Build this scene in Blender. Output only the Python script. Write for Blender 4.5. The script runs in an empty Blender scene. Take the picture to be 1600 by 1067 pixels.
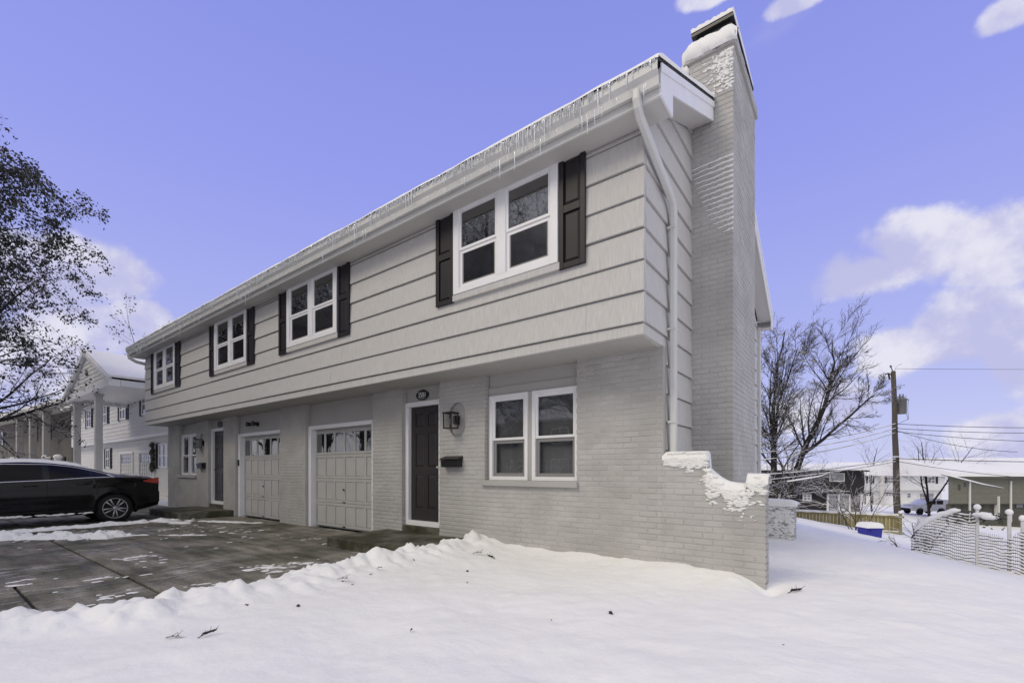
import bpy, bmesh, math, random
import numpy as np
from mathutils import Vector, Matrix

R = math.radians
scene = bpy.context.scene
COL = scene.collection

# ------------------------------------------------------------------ camera, sky, sun, exposure
YAW = R(37.35)
cd = bpy.data.cameras.new('camera'); cam = bpy.data.objects.new('camera', cd); COL.objects.link(cam)
cam.location = (0, 0, 1.24); cam.rotation_euler = (R(90), 0, YAW)
cd.sensor_width = 36; cd.sensor_fit = 'HORIZONTAL'
cd.lens = 36 * 717.5 / 1600
cd.shift_x = 11 / 1600; cd.shift_y = (734.4 - 533.5) / 1600
cd.clip_start = .05; cd.clip_end = 6000
scene.camera = cam

SUN_EL, SUN_AZ = R(44), R(204)          # azimuth clockwise from +Y
world = bpy.data.worlds.new('World'); scene.world = world; world.use_nodes = True
def build_sky():
    nt = world.node_tree; N = nt.nodes; Lk = nt.links
    N.clear()
    def node(t, **kw):
        n = N.new(t)
        for k, v in kw.items(): setattr(n, k, v)
        return n
    def val(sock, v):
        if hasattr(v, 'node') or hasattr(v, 'is_output'): Lk.new(v, sock)
        else: sock.default_value = v
    def mth(op, a, b=None, clamp=False):
        n = node('ShaderNodeMath', operation=op, use_clamp=clamp); val(n.inputs[0], a)
        if b is not None: val(n.inputs[1], b)
        return n.outputs[0]
    def vmath(op, a, b=None):
        n = node('ShaderNodeVectorMath', operation=op); val(n.inputs[0], a)
        if b is not None: val(n.inputs[1], b)
        return n
    def mix(f, a, b):
        n = node('ShaderNodeMix', data_type='RGBA'); val(n.inputs[0], f); val(n.inputs[6], a); val(n.inputs[7], b)
        return n.outputs[2]
    def smooth(x, a, b):
        n = node('ShaderNodeMapRange', interpolation_type='SMOOTHSTEP'); val(n.inputs[0], x)
        n.inputs[1].default_value = a; n.inputs[2].default_value = b
        return n.outputs[0]
    sky = node('ShaderNodeTexSky', sky_type='NISHITA', sun_disc=False)
    sky.sun_elevation = SUN_EL; sky.sun_rotation = SUN_AZ
    tc = node('ShaderNodeTexCoord'); d = tc.outputs['Generated']
    sep = node('ShaderNodeSeparateXYZ'); Lk.new(d, sep.inputs[0])
    az = mth('ARCTAN2', sep.outputs[0], sep.outputs[1]); el = mth('ARCSINE', sep.outputs[2])
    # clear-sky colour: violet blue, paler to the horizon
    ramp = node('ShaderNodeValToRGB'); Lk.new(sep.outputs[2], ramp.inputs[0])
    e = ramp.color_ramp.elements
    e[0].position = 0.0; e[0].color = (.60, .625, .90, 1)
    e[1].position = 1.0; e[1].color = (.21, .25, .70, 1)
    x = e.new(.22); x.color = (.435, .475, .89, 1)
    x = e.new(.5); x.color = (.315, .355, .87, 1)
    x = e.new(.75); x.color = (.25, .29, .80, 1)
    scale = vmath('SCALE', ramp.outputs[0]); scale.inputs[3].default_value = 1 / .12
    blue = mix(.06, scale.outputs[0], sky.outputs[0])
    # clouds: cumulus where the photo has them, added broken cloud out of view to whiten the light
    ca = node('ShaderNodeCombineXYZ'); Lk.new(az, ca.inputs[0]); Lk.new(el, ca.inputs[1])
    BL = [(0.085,0.346,0.085,0.066), (0.020,0.318,0.105,0.046), (0.165,0.320,0.075,0.064), (0.129,0.215,0.089,0.070), (0.054,0.198,0.068,0.05),
          (0.188,0.179,0.053,0.080), (0.182,0.590,0.045,0.024), (-0.231,0.760,0.067,0.018), (-0.081,0.712,0.066,0.018), (0.169,0.045,0.06,0.05),
          (-1.445,0.280,0.11,0.066), (-1.379,0.312,0.083,0.057), (-1.395,0.225,0.115,0.067), (-1.327,0.255,0.062,0.035), (-0.05,0.115,0.09,0.05),
          (-1.459,0.167,0.12,0.075), (-1.25,0.13,0.16,0.07)]
    best = None
    for a0, e0, ra, re in BL:
        s = vmath('SUBTRACT', ca.outputs[0], (a0, e0, 0))
        m = vmath('MULTIPLY', s.outputs[0], (1 / ra, 1 / re, 0))
        ln = vmath('LENGTH', m.outputs[0])
        v = mth('SUBTRACT', 1.0, ln.outputs['Value'])
        best = v if best is None else mth('MAXIMUM', best, v)
    n1 = node('ShaderNodeTexNoise'); Lk.new(d, n1.inputs['Vector']); n1.inputs['Scale'].default_value = 7
    n1.inputs['Detail'].default_value = 9; n1.inputs['Roughness'].default_value = .58
    n2 = node('ShaderNodeTexNoise'); n2.inputs['Scale'].default_value = 2.1; n2.inputs['Detail'].default_value = 8
    mp = node('ShaderNodeMapping'); mp.inputs['Scale'].default_value = (1, 1, 2.2); Lk.new(d, mp.inputs[0]); Lk.new(mp.outputs[0], n2.inputs['Vector'])
    pert = mth('MULTIPLY', mth('SUBTRACT', n1.outputs[0], .5), 1.75)
    near = smooth(mth('ADD', best, pert), .02, .36)
    # unseen cloud added to whiten the sky light, thicker away from the camera direction
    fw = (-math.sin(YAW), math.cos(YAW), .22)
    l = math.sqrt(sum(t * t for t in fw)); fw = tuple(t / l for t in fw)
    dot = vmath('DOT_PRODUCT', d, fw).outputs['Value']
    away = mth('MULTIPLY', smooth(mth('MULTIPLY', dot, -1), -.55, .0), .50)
    fill_deck = smooth(mth('ADD', n2.outputs[0], away), .66, .86)
    cover = mth('MAXIMUM', near, fill_deck)
    shade = smooth(n1.outputs[0], .3, .72)
    up_ = vmath('ADD', d, (.01, 0, .045)); n3 = node('ShaderNodeTexNoise'); Lk.new(up_.outputs[0], n3.inputs['Vector']); n3.inputs['Scale'].default_value = 7; n3.inputs['Detail'].default_value = 6; n3.inputs['Roughness'].default_value = .55
    relief = smooth(mth('SUBTRACT', n1.outputs[0], n3.outputs[0]), -.10, .16)
    ncol = mix(relief, (.53 / .12, .535 / .12, .79 / .12, 1), (.81 / .12, .80 / .12, .90 / .12, 1))
    ccol = mix(shade, (.66 / .12, .665 / .12, .75 / .12, 1), (.90 / .12, .90 / .12, .92 / .12, 1))  # added cloud kept neutral grey-white to take blue out of the light
    cc = mix(smooth(mth('SUBTRACT', fill_deck, near), -.1, .5), ncol, ccol)
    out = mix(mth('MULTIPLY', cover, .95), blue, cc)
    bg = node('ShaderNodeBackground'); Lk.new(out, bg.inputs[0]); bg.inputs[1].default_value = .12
    wo = node('ShaderNodeOutputWorld'); Lk.new(bg.outputs[0], wo.inputs[0])
build_sky()

sl = bpy.data.lights.new('sun', 'SUN'); so = bpy.data.objects.new('sun', sl); COL.objects.link(so)
sl.energy = 1.45; sl.angle = R(27); sl.color = (1, .89, .70)
sd = Vector((math.sin(SUN_AZ) * math.cos(SUN_EL), math.cos(SUN_AZ) * math.cos(SUN_EL), math.sin(SUN_EL)))
so.rotation_euler = sd.to_track_quat('Z', 'Y').to_euler(); so.location = (-6, -12, 20)

scene.view_settings.view_transform = 'Standard'; scene.view_settings.look = 'None'
scene.view_settings.exposure = 0.0; scene.view_settings.gamma = 1.0; scene.view_settings.use_curve_mapping = False

# ------------------------------------------------------------------ helpers
def hash2(ix, iy, seed):
    h = (ix.astype(np.int64) * 374761393 + iy.astype(np.int64) * 668265263 + seed * 974634777) & 0x7fffffff
    h = ((h ^ (h >> 13)) * 1274126177) & 0x7fffffff
    h = h ^ (h >> 16)
    return (h & 0xffff) / 65535.0
def vnoise(x, y, seed=0):
    ix = np.floor(x); iy = np.floor(y); fx = x - ix; fy = y - iy
    fx = fx * fx * (3 - 2 * fx); fy = fy * fy * (3 - 2 * fy)
    a = hash2(ix, iy, seed); b = hash2(ix + 1, iy, seed); c = hash2(ix, iy + 1, seed); d = hash2(ix + 1, iy + 1, seed)
    return (a * (1 - fx) + b * fx) * (1 - fy) + (c * (1 - fx) + d * fx) * fy
def fbm(x, y, seed=0, octv=4, gain=.5):
    x = np.asarray(x, float); y = np.asarray(y, float)
    t = np.zeros(np.broadcast(x, y).shape); a = 1.; n = 0.
    for i in range(octv):
        t = t + a * (vnoise(x, y, seed + i * 17) - .5); n += a; a *= gain; x = x * 2.03 + 11.3; y = y * 2.03 + 5.7
    return t / n * 2
def sstep(a, b, x):
    t = np.clip((x - a) / (b - a), 0, 1); return t * t * (3 - 2 * t)

def link(o, parent=None):
    COL.objects.link(o)
    if parent is not None:
        o.parent = parent
        r = parent
        while r.parent is not None: r = r.parent
        if parent is r: o.matrix_parent_inverse = Matrix.Translation(-Vector(r.location))
    return o
def tag(o, label=None, cat=None, group=None, kind=None):
    if label: o['label'] = label
    if cat: o['category'] = cat
    if group: o['group'] = group
    if kind: o['kind'] = kind
    return o
def thing(name, loc, label, cat, group=None):
    o = bpy.data.objects.new(name, None); o.location = loc; o.empty_display_size = .1
    COL.objects.link(o)
    return tag(o, label, cat, group)

class MB:
    """Collects shapes; build() links them as one mesh object. M transforms what is added."""
    def __init__(s, M=None): s.v = []; s.f = []; s.M = M
    def add(s, vs, fs):
        b = len(s.v)
        if s.M is not None: vs = [tuple(s.M @ Vector(p)) for p in vs]
        s.v.extend(vs); s.f.extend([tuple(b + i for i in f) for f in fs]); return s
    def box(s, x0, x1, y0, y1, z0, z1):
        return s.add([(x0,y0,z0),(x1,y0,z0),(x1,y1,z0),(x0,y1,z0),(x0,y0,z1),(x1,y0,z1),(x1,y1,z1),(x0,y1,z1)],
                     [(0,3,2,1),(4,5,6,7),(0,1,5,4),(1,2,6,5),(2,3,7,6),(3,0,4,7)])
    def prism(s, poly, axis, a, b):
        """poly in the plane across axis ('x': (y,z), 'y': (x,z), 'z': (x,y)), extruded from a to b"""
        n = len(poly)
        mk = {'x': lambda p, t: (t, p[0], p[1]), 'y': lambda p, t: (p[0], t, p[1]), 'z': lambda p, t: (p[0], p[1], t)}[axis]
        vs = [mk(p, a) for p in poly] + [mk(p, b) for p in poly]
        fs = [tuple(range(n))[::-1], tuple(range(n, 2 * n))] + [(i, (i + 1) % n, n + (i + 1) % n, n + i) for i in range(n)]
        return s.add(vs, fs)
    def tube(s, pts, r, sides=6, caps=True):
        pts = [Vector(p) for p in pts]; n = len(pts)
        rr = r if isinstance(r, (list, tuple)) else [r] * n
        vs = []; up = None
        for i, p in enumerate(pts):
            d = (pts[min(i + 1, n - 1)] - pts[max(i - 1, 0)])
            d = d.normalized() if d.length > 1e-9 else Vector((0, 0, 1))
            if up is None: up = d.orthogonal().normalized()
            up = (up - d * up.dot(d))
            up = up.normalized() if up.length > 1e-6 else d.orthogonal().normalized()
            w = d.cross(up)
            for k in range(sides):
                a = 2 * math.pi * k / sides
                vs.append(tuple(p + (up * math.cos(a) + w * math.sin(a)) * rr[i]))
        fs = []
        for i in range(n - 1):
            for k in range(sides):
                k2 = (k + 1) % sides
                fs.append((i * sides + k, i * sides + k2, (i + 1) * sides + k2, (i + 1) * sides + k))
        if caps: fs += [tuple(range(sides))[::-1], tuple((n - 1) * sides + k for k in range(sides))]
        return s.add(vs, fs)
    def bar(s, p, q, w, t):
        """square bar from p to q"""
        return s.tube([p, q], (w + t) / 2 * .7071, 4)
    def lathe(s, prof, c, axis='z', n=24):
        vs = []; c = Vector(c)
        for (r, h) in prof:
            for k in range(n):
                a = 2 * math.pi * k / n; x, y = r * math.cos(a), r * math.sin(a)
                p = {'z': (x, y, h), 'x': (h, x, y), 'y': (x, h, y)}[axis]
                vs.append(tuple(c + Vector(p)))
        fs = []
        for i in range(len(prof) - 1):
            for k in range(n):
                k2 = (k + 1) % n; fs.append((i * n + k, i * n + k2, (i + 1) * n + k2, (i + 1) * n + k))
        fs.append(tuple(range(n))[::-1]); fs.append(tuple((len(prof) - 1) * n + k for k in range(n)))
        return s.add(vs, fs)
    def grid(s, P, flip=False):
        """P[i][j] points"""
        a = len(P); b = len(P[0]); vs = [tuple(p) for row in P for p in row]
        fs = []
        for i in range(a - 1):
            for j in range(b - 1):
                q = (i * b + j, i * b + j + 1, (i + 1) * b + j + 1, (i + 1) * b + j)
                fs.append(q[::-1] if flip else q)
        return s.add(vs, fs)
    def blob(s, c, r, seed=0, amp=.25, nu=10, nv=6):
        rg = random.Random(seed); ph = [rg.uniform(0, 6.28) for _ in range(6)]
        rx, ry, rz = r; vs = [(c[0], c[1], c[2] + rz)]
        for i in range(1, nv):
            t = math.pi * i / nv
            for k in range(nu):
                a = 2 * math.pi * k / nu
                q = 1 + amp * (math.sin(2 * a + ph[0] + t * 2) * .5 + math.sin(3 * a + ph[1]) * .35 + math.sin(5 * a + ph[2] + 3 * t) * .3)
                vs.append((c[0] + rx * q * math.sin(t) * math.cos(a), c[1] + ry * q * math.sin(t) * math.sin(a), c[2] + rz * q * math.cos(t)))
        vs.append((c[0], c[1], c[2] - rz)); m = len(vs) - 1
        fs = [(0, 1 + k, 1 + (k + 1) % nu) for k in range(nu)]
        for i in range(nv - 2):
            for k in range(nu):
                a = 1 + i * nu + k; b = 1 + i * nu + (k + 1) % nu; fs.append((a, a + nu, b + nu, b))
        o = 1 + (nv - 2) * nu
        fs += [(o + k, m, o + (k + 1) % nu) for k in range(nu)]
        return s.add(vs, fs)
    def mesh(s, name, mat, smooth=False):
        me = bpy.data.meshes.new(name); me.from_pydata(s.v, [], s.f); me.update()
        if mat: me.materials.append(mat)
        if smooth: me.polygons.foreach_set('use_smooth', [True] * len(me.polygons))
        return me
    def build(s, name, mat, parent=None, smooth=False, bevel=0, auto=False):
        o = bpy.data.objects.new(name, s.mesh(name, mat, smooth)); link(o, parent)
        if bevel:
            b = o.modifiers.new('bevel', 'BEVEL'); b.width = bevel; b.segments = 2; b.limit_method = 'ANGLE'; b.angle_limit = R(40)
        return o
def inst(name, me, parent, loc, rot=(0,0,0), sc=(1,1,1)):
    o = bpy.data.objects.new(name, me); link(o, parent); o.location = loc; o.rotation_euler = rot; o.scale = sc; return o

# ------------------------------------------------------------------ materials
def mat(name, col, rough=.7, var=.12, vs=2.0, bump=0., bs=60., spec=.4, metal=0., stretch=None, col2=None, c2s=1.2, c2lo=.45, c2hi=.65, obj=0., coat=0., trans=0., ior=1.5, rvar=0., grain=0., frost=False):
    m = bpy.data.materials.new(name); m.use_nodes = True
    nt = m.node_tree; N = nt.nodes; L = nt.links; p = N['Principled BSDF']
    p.inputs['Roughness'].default_value = rough; p.inputs['Specular IOR Level'].default_value = spec
    p.inputs['Metallic'].default_value = metal; p.inputs['Coat Weight'].default_value = coat; p.inputs['IOR'].default_value = ior
    p.inputs['Coat Roughness'].default_value = .04; p.inputs['Transmission Weight'].default_value = trans
    g = N.new('ShaderNodeNewGeometry')
    src = g.outputs['Position']
    def nz(scale, det=5, st=None):
        n = N.new('ShaderNodeTexNoise'); n.inputs['Scale'].default_value = scale; n.inputs['Detail'].default_value = det
        if st:
            mp = N.new('ShaderNodeMapping'); mp.inputs['Scale'].default_value = st; L.new(src, mp.inputs[0]); L.new(mp.outputs[0], n.inputs['Vector'])
        else: L.new(src, n.inputs['Vector'])
        return n.outputs[0]
    def mrange(x, a, b, c, d):
        r = N.new('ShaderNodeMapRange'); L.new(x, r.inputs[0])
        for i, v in enumerate((a, b, c, d)): r.inputs[i + 1].default_value = v
        return r.outputs[0]
    base = None
    if col2 is not None:
        mx = N.new('ShaderNodeMix'); mx.data_type = 'RGBA'; mx.inputs[6].default_value = (*col, 1); mx.inputs[7].default_value = (*col2, 1)
        L.new(mrange(nz(c2s, 8), c2lo, c2hi, 0, 1), mx.inputs[0]); base = mx.outputs[2]
    k = mrange(nz(vs, 6, stretch), .25, .75, 1 - var, 1 + var)
    if grain:
        gm = N.new('ShaderNodeMath'); gm.operation = 'MULTIPLY'; L.new(k, gm.inputs[0]); L.new(mrange(nz(45, 3), .3, .7, 1 - grain, 1 + grain), gm.inputs[1]); k = gm.outputs[0]
        gm = N.new('ShaderNodeMath'); gm.operation = 'MULTIPLY'; L.new(k, gm.inputs[0]); L.new(mrange(nz(1.0, 7, (1.2, 7, 1)), .38, .62, 1 - grain * .8, 1 + grain * .7), gm.inputs[1]); k = gm.outputs[0]
    if obj:
        oi = N.new('ShaderNodeObjectInfo'); mm = N.new('ShaderNodeMath'); mm.operation = 'MULTIPLY'
        L.new(k, mm.inputs[0]); L.new(mrange(oi.outputs['Random'], 0, 1, 1 - obj, 1 + obj), mm.inputs[1]); k = mm.outputs[0]
    sc = N.new('ShaderNodeVectorMath'); sc.operation = 'SCALE'
    if base is None: sc.inputs[0].default_value = col
    else: L.new(base, sc.inputs[0])
    L.new(k, sc.inputs[3]); cout = sc.outputs[0]
    if frost:                                              # thin dusting of old snow left in brushed streaks
        def mul(a, b):
            q = N.new('ShaderNodeMath'); q.operation = 'MULTIPLY'; L.new(a, q.inputs[0]); L.new(b, q.inputs[1]); return q.outputs[0]
        fz = mul(mrange(nz(.75, 4), .50, .66, 0, 1), mrange(nz(1.0, 8, (13, 3.2, 1)), .50, .66, 0, 1))
        fz = mul(fz, mrange(nz(38, 4), .34, .52, .1, 1))
        fm = N.new('ShaderNodeMix'); fm.data_type = 'RGBA'; L.new(fz, fm.inputs[0]); L.new(cout, fm.inputs[6]); fm.inputs[7].default_value = (.62, .61, .60, 1); cout = fm.outputs[2]
    L.new(cout, p.inputs['Base Color'])
    if rvar: L.new(mrange(nz(vs * 1.7, 5), .3, .7, max(.02, rough - rvar), rough + rvar), p.inputs['Roughness'])
    if bump:
        b = N.new('ShaderNodeBump'); b.inputs['Strength'].default_value = 1; b.inputs['Distance'].default_value = bump
        L.new(nz(bs, 5, stretch), b.inputs['Height']); L.new(b.outputs[0], p.inputs['Normal'])
    return m

M = {}
M['siding'] = mat('siding_paint', (.535,.525,.50), .75, .12, 1.0, .0035, 1.0, .25, stretch=(85,85,1.6))
M['brick'] = mat('painted_brick', (.445,.436,.414), .75, .09, 2.2, .006, 38, .2, obj=.05, col2=(.395,.385,.362), c2s=1.6, c2lo=.42, c2hi=.62)
M['mortar'] = mat('painted_mortar', (.425,.416,.394), .8, .12, 2.2, .005, 45, .2)
M['panel'] = mat('grey_panel_paint', (.42,.411,.39), .65, .05, 2, .0005, 40, .3)
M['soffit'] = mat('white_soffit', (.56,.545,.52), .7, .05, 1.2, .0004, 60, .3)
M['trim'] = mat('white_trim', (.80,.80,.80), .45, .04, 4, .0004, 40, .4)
M['gutter'] = mat('white_gutter', (.62,.62,.59), .45, .06, 3, .0004, 20, .4)
M['gar'] = mat('garage_paint', (.48,.472,.450), .5, .05, 3, .0005, 40, .35)
M['shutter'] = mat('shutter_paint', (.013,.011,.013), .5, .12, 5, .0006, 90, .4)
M['door'] = mat('dark_door_paint', (.034,.030,.031), .4, .08, 5, .0004, 80, .4)
M['black'] = mat('black_metal', (.012,.012,.013), .4, .1, 8, .0003, 90, .5)
M['snow'] = mat('snow', (.85,.845,.82), .85, .025, 1.5, .006, 22, .2)
M['snowf'] = mat('snow_clump', (.83,.825,.80), .85, .03, 6, .004, 45, .2)
M['conc'] = mat('wet_concrete', (.215,.196,.160), .65, .28, 2.2, .005, 60, .2, col2=(.105,.103,.072), c2s=1.3, c2lo=.40, c2hi=.62, rvar=.2, obj=.10, grain=.32, frost=True)
M['moss'] = mat('mossy_concrete', (.13,.125,.10), .75, .3, 6, .006, 50, .25, col2=(.050,.050,.028), c2s=2.6, c2lo=.4, c2hi=.58)
M['joint'] = mat('drive_joint', (.02,.02,.018), .9, .2, 4)
M['ice'] = mat('icicle_ice', (.88,.90,.92), .12, .03, 10, .002, 60, .5, trans=.5, ior=1.31)
M['glassdark'] = mat('dark_window_glass', (.010,.011,.012), .012, .1, 2, .0010, 2.6, 1.0, ior=2.0)
M['screen'] = mat('window_screen', (.014,.014,.016), .06, .1, 4, .0008, 3, .8, ior=1.55)
M['sash_grey'] = mat('grey_sash', (.24,.235,.23), .5, .05, 5)
M['blind'] = mat('blind_slats', (.24,.24,.245), .6, .05, 5)
M['room'] = mat('dark_room', (.03,.03,.032), .9, .05, 3)
M['roof'] = mat('roof_shingle', (.05,.05,.05), .9, .3, 12, .006, 40, .2)
M['bark'] = mat('bark', (.050,.043,.038), .9, .3, 5, .01, 30, .2)
M['barkd'] = mat('dark_bark', (.032,.028,.026), .9, .3, 5, .01, 30, .2)
M['leaf'] = mat('dark_leaf', (.030,.034,.022), .55, .4, 3, 0, 1, .4)
M['deadleaf'] = mat('dead_leaf', (.050,.040,.030), .8, .3, 20, .002, 90, .2)
M['twig'] = mat('twig', (.06,.05,.045), .9, .2, 8)
M['pole'] = mat('pole_wood', (.085,.075,.062), .9, .3, 1.0, .006, 1.0, .2, stretch=(30,30,1.5))
M['transf'] = mat('transformer_paint', (.13,.13,.125), .5, .15, 3, .001, 30, .4)
M['wire'] = mat('wire', (.015,.015,.017), .7, .1, 2)
M['wood'] = mat('fence_wood', (.25,.215,.10), .85, .22, 1.0, .004, 1.0, .2, stretch=(25,25,1.3), obj=.16)
M['blue'] = mat('blue_plastic', (.025,.028,.30), .45, .08, 4, .0005, 60, .4)
M['whitesid'] = mat('white_siding', (.70,.70,.69), .7, .05, 2, .001, 30, .3)
M['brown'] = mat('taupe_siding', (.145,.137,.125), .8, .1, 3, .002, 30, .2)
M['darkhouse'] = mat('charcoal_siding', (.034,.031,.034), .8, .15, 3, .002, 30, .2)
M['beige'] = mat('olive_siding', (.175,.173,.135), .8, .08, 3, .002, 30, .2)
M['beiged'] = mat('olive_lower_wall', (.10,.10,.083), .8, .1, 3, .002, 30, .2)
M['graycol'] = mat('column_paint', (.60,.595,.57), .6, .05, 3)
M['greycol2'] = mat('grey_column', (.36,.35,.33), .6, .05, 3)
M['carpaint'] = mat('car_paint', (.0022,.0022,.0034), .16, .1, 2, 0, 1, .22, coat=.22)
M['carglass'] = mat('car_glass', (.008,.0075,.008), .08, .1, 2, 0, 1, .14)
M['chrome'] = mat('chrome', (.75,.75,.76), .38, .03, 5, 0, 1, .5, metal=.8)
M['rim'] = mat('alloy_rim', (.42,.42,.43), .35, .06, 6, 0, 1, .5, metal=.7)
M['tyre'] = mat('tyre_rubber', (.016,.016,.017), .85, .2, 10, .003, 80, .2)
M['redlamp'] = mat('red_lamp', (.38,.035,.022), .2, .15, 9, 0, 1, .5, coat=.5)
M['whitecar'] = mat('white_car_paint', (.80,.80,.80), .4, .04, 3, 0, 1, .5)
M['meshwire'] = mat('fence_wire', (.075,.075,.073), .7, .15, 5)
M['lampglass'] = mat('lamp_glass', (.45,.45,.44), .12, .05, 5, 0, 1, .5, trans=.6)
M['white_print'] = mat('white_numerals', (.75,.75,.74), .5, .03, 5)
M['knob'] = mat('brushed_nickel', (.45,.44,.42), .3, .05, 5, metal=.9)

def glass_mat():
    m = bpy.data.materials.new('clear_window_glass'); m.use_nodes = True
    nt = m.node_tree; N = nt.nodes; L = nt.links; N.remove(N['Principled BSDF'])
    t = N.new('ShaderNodeBsdfTransparent'); t.inputs[0].default_value = (.93,.94,.94,1)
    g = N.new('ShaderNodeBsdfGlossy'); g.inputs['Roughness'].default_value = .02; g.inputs[0].default_value = (.95,.97,1,1)
    f = N.new('ShaderNodeFresnel'); f.inputs[0].default_value = 2.5
    b = N.new('ShaderNodeBump'); nz = N.new('ShaderNodeTexNoise'); nz.inputs['Scale'].default_value = 3
    ge = N.new('ShaderNodeNewGeometry'); L.new(ge.outputs['Position'], nz.inputs['Vector']); L.new(nz.outputs[0], b.inputs['Height'])
    b.inputs['Distance'].default_value = .0008; L.new(b.outputs[0], g.inputs['Normal'])
    inv = N.new('ShaderNodeMath'); inv.operation = 'SUBTRACT'; inv.inputs[0].default_value = 1; L.new(ge.outputs['Backfacing'], inv.inputs[1]); mu = N.new('ShaderNodeMath'); mu.operation = 'MULTIPLY'; L.new(f.outputs[0], mu.inputs[0]); L.new(inv.outputs[0], mu.inputs[1])   # the inner face of the pane lets light out again
    mx = N.new('ShaderNodeMixShader'); L.new(mu.outputs[0], mx.inputs[0]); L.new(t.outputs[0], mx.inputs[1]); L.new(g.outputs[0], mx.inputs[2])
    L.new(mx.outputs[0], N['Material Output'].inputs[0]); return m
M['glass'] = glass_mat()

# ------------------------------------------------------------------ ground
XE = -1.805                                   # right end wall of the house
def drop(X, Y):
    s = .898 * X + .44 * (Y - 10)
    sp = .5 * (s + np.sqrt(s * s + 1.0))
    return -3.9 * (1 - np.exp(-.25 * sp / 3.9)) - .02 * np.clip(s - 11, 0, 30)
def edge_x(Y):
    return -4.96 - .42 * (1 - sstep(.45, 1.25, Y)) + .16 * fbm(Y * 1.1, Y * 0 + 3.3, 5, 3) + .10 * fbm(Y * 4.5, Y * 0 + 1.7, 9, 3) + .07 * fbm(Y * 15, Y * 0, 19, 3)
def snow_h(X, Y):
    h = drop(X, Y) + .06 + .06 * fbm(X * .55, Y * .55, 1, 3) + .022 * fbm(X * 2.2, Y * 2.2, 2, 3) + .009 * fbm(X * 8, Y * 8, 3, 3) + .0045 * fbm(X * 19, Y * 19, 4, 2)
    inx = sstep(-5.4, -3.6, X) * (1 - sstep(-1.1, -.6, X))
    h = h + .13 * inx * np.exp(-np.abs(5.41 - Y) / .55) * (1 + .5 * fbm(X * 2.4, Y * 1., 21, 3)) 
    h = h + .05 * sstep(-5.1, -4.7, X) * (1 - sstep(-4.4, -3.6, X)) * sstep(3.6, 4.5, Y)
    # ploughed bank along the driveway edge
    xb = edge_x(Y); q = X - xb
    bank = np.exp(-((q - .30) / .30) ** 2)
    lum = np.abs(fbm(X * 4.2, Y * 4.2, 31, 4))
    h = h + np.exp(-((q - .14) / .13) ** 2) * .09 * np.clip(fbm(X * 10, Y * 10, 33, 3) + .1, 0, 1) * (Y < 5.4)
    h = h + bank * (.05 + .19 * lum) * (Y < 5.5) * (Y > -8)
    h = h + .03 * np.abs(fbm(X * 3.1, Y * 3.1, 41, 3)) * np.exp(-np.clip(q - .3, 0, 9) / .8)
    on = (1 - sstep(0, .16, q + .05 * fbm(X * 9, Y * 9, 51, 2))) * (X > -20.5) * (Y > -7) * (Y < 5.6)
    h = np.where(on > 0, h * (1 - on) + (-.14) * on, h)
    # melted gap at the corner of the wing wall
    h = h - .10 * np.exp(-(((X + .70) / .16) ** 2 + ((Y - 5.30) / .22) ** 2))
    inside = (X < XE - .02) & (X > -18.5) & (Y > 5.6) & (Y < 11.8)
    return np.where(inside, -.16, h)
def axis(lo, hi, d, far_lo, far_hi, grow=1.16):
    a = list(np.arange(lo, hi + 1e-6, d)); s = d; x = a[-1]
    while x < far_hi: s *= grow; x += s; a.append(x)
    s = d; x = a[0]; b = []
    while x > far_lo: s *= grow; x -= s; b.append(x)
    return np.array(b[::-1] + a)
def ground():
    xs = axis(-5.7, 2.6, .033, -2500, 2500, 1.13); ys = axis(.1, 7.0, .033, -2500, 2500, 1.09)
    X, Y = np.meshgrid(xs, ys); Z = snow_h(X, Y)
    nx, ny = len(xs), len(ys)
    v = np.stack([X, Y, Z], -1).reshape(-1, 3)
    i = np.arange(nx * ny).reshape(ny, nx)
    f = np.stack([i[:-1, :-1], i[:-1, 1:], i[1:, 1:], i[1:, :-1]], -1).reshape(-1, 4)
    me = bpy.data.meshes.new('snowy_ground'); me.vertices.add(len(v)); me.vertices.foreach_set('co', v.ravel())
    me.loops.add(f.size); me.loops.foreach_set('vertex_index', f.ravel().astype(np.int32))
    me.polygons.add(len(f)); me.polygons.foreach_set('loop_start', np.arange(0, f.size, 4, dtype=np.int32))
    me.polygons.foreach_set('use_smooth', np.ones(len(f), bool))
    me.update(); me.validate(); me.materials.append(M['snow'])
    o = bpy.data.objects.new('ground', me); COL.objects.link(o)
    tag(o, 'smooth white snow covering the yard in front of and beside the house', None, None, 'structure')
ground()

def gz(x, y): return float(snow_h(np.array([float(x)]), np.array([float(y)]))[0])

def driveway():
    d = MB().box(-20.4, -4.3, -7.2, 5.56, -.16, -.025).build('driveway', M['joint'])
    tag(d, 'wet dark concrete driveway in front of the two garage doors', None, None, 'structure')
    rg = random.Random(4)
    xs = [-20.3, -16.9, -13.6, -10.36, -7.2, -4.35]; ys = [-7.1, -4.3, -1.6, .72, 1.58, 3.55, 5.53]
    for i in range(5):
        for j in range(6):
            a, b, c, e = xs[i], xs[i + 1], ys[j], ys[j + 1]
            g = .016
            if j == 3 and i in (2, 3): continue
            if j == 2 and i in (2, 3): e = 1.58
            z = rg.uniform(-.004, .004)
            n = 10
            mb = MB(); mb.box(a + g, b - g, c + g, e - g, -.06, z)
            mb.build('slab', M['conc'], d, bevel=.008)
driveway()

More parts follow.
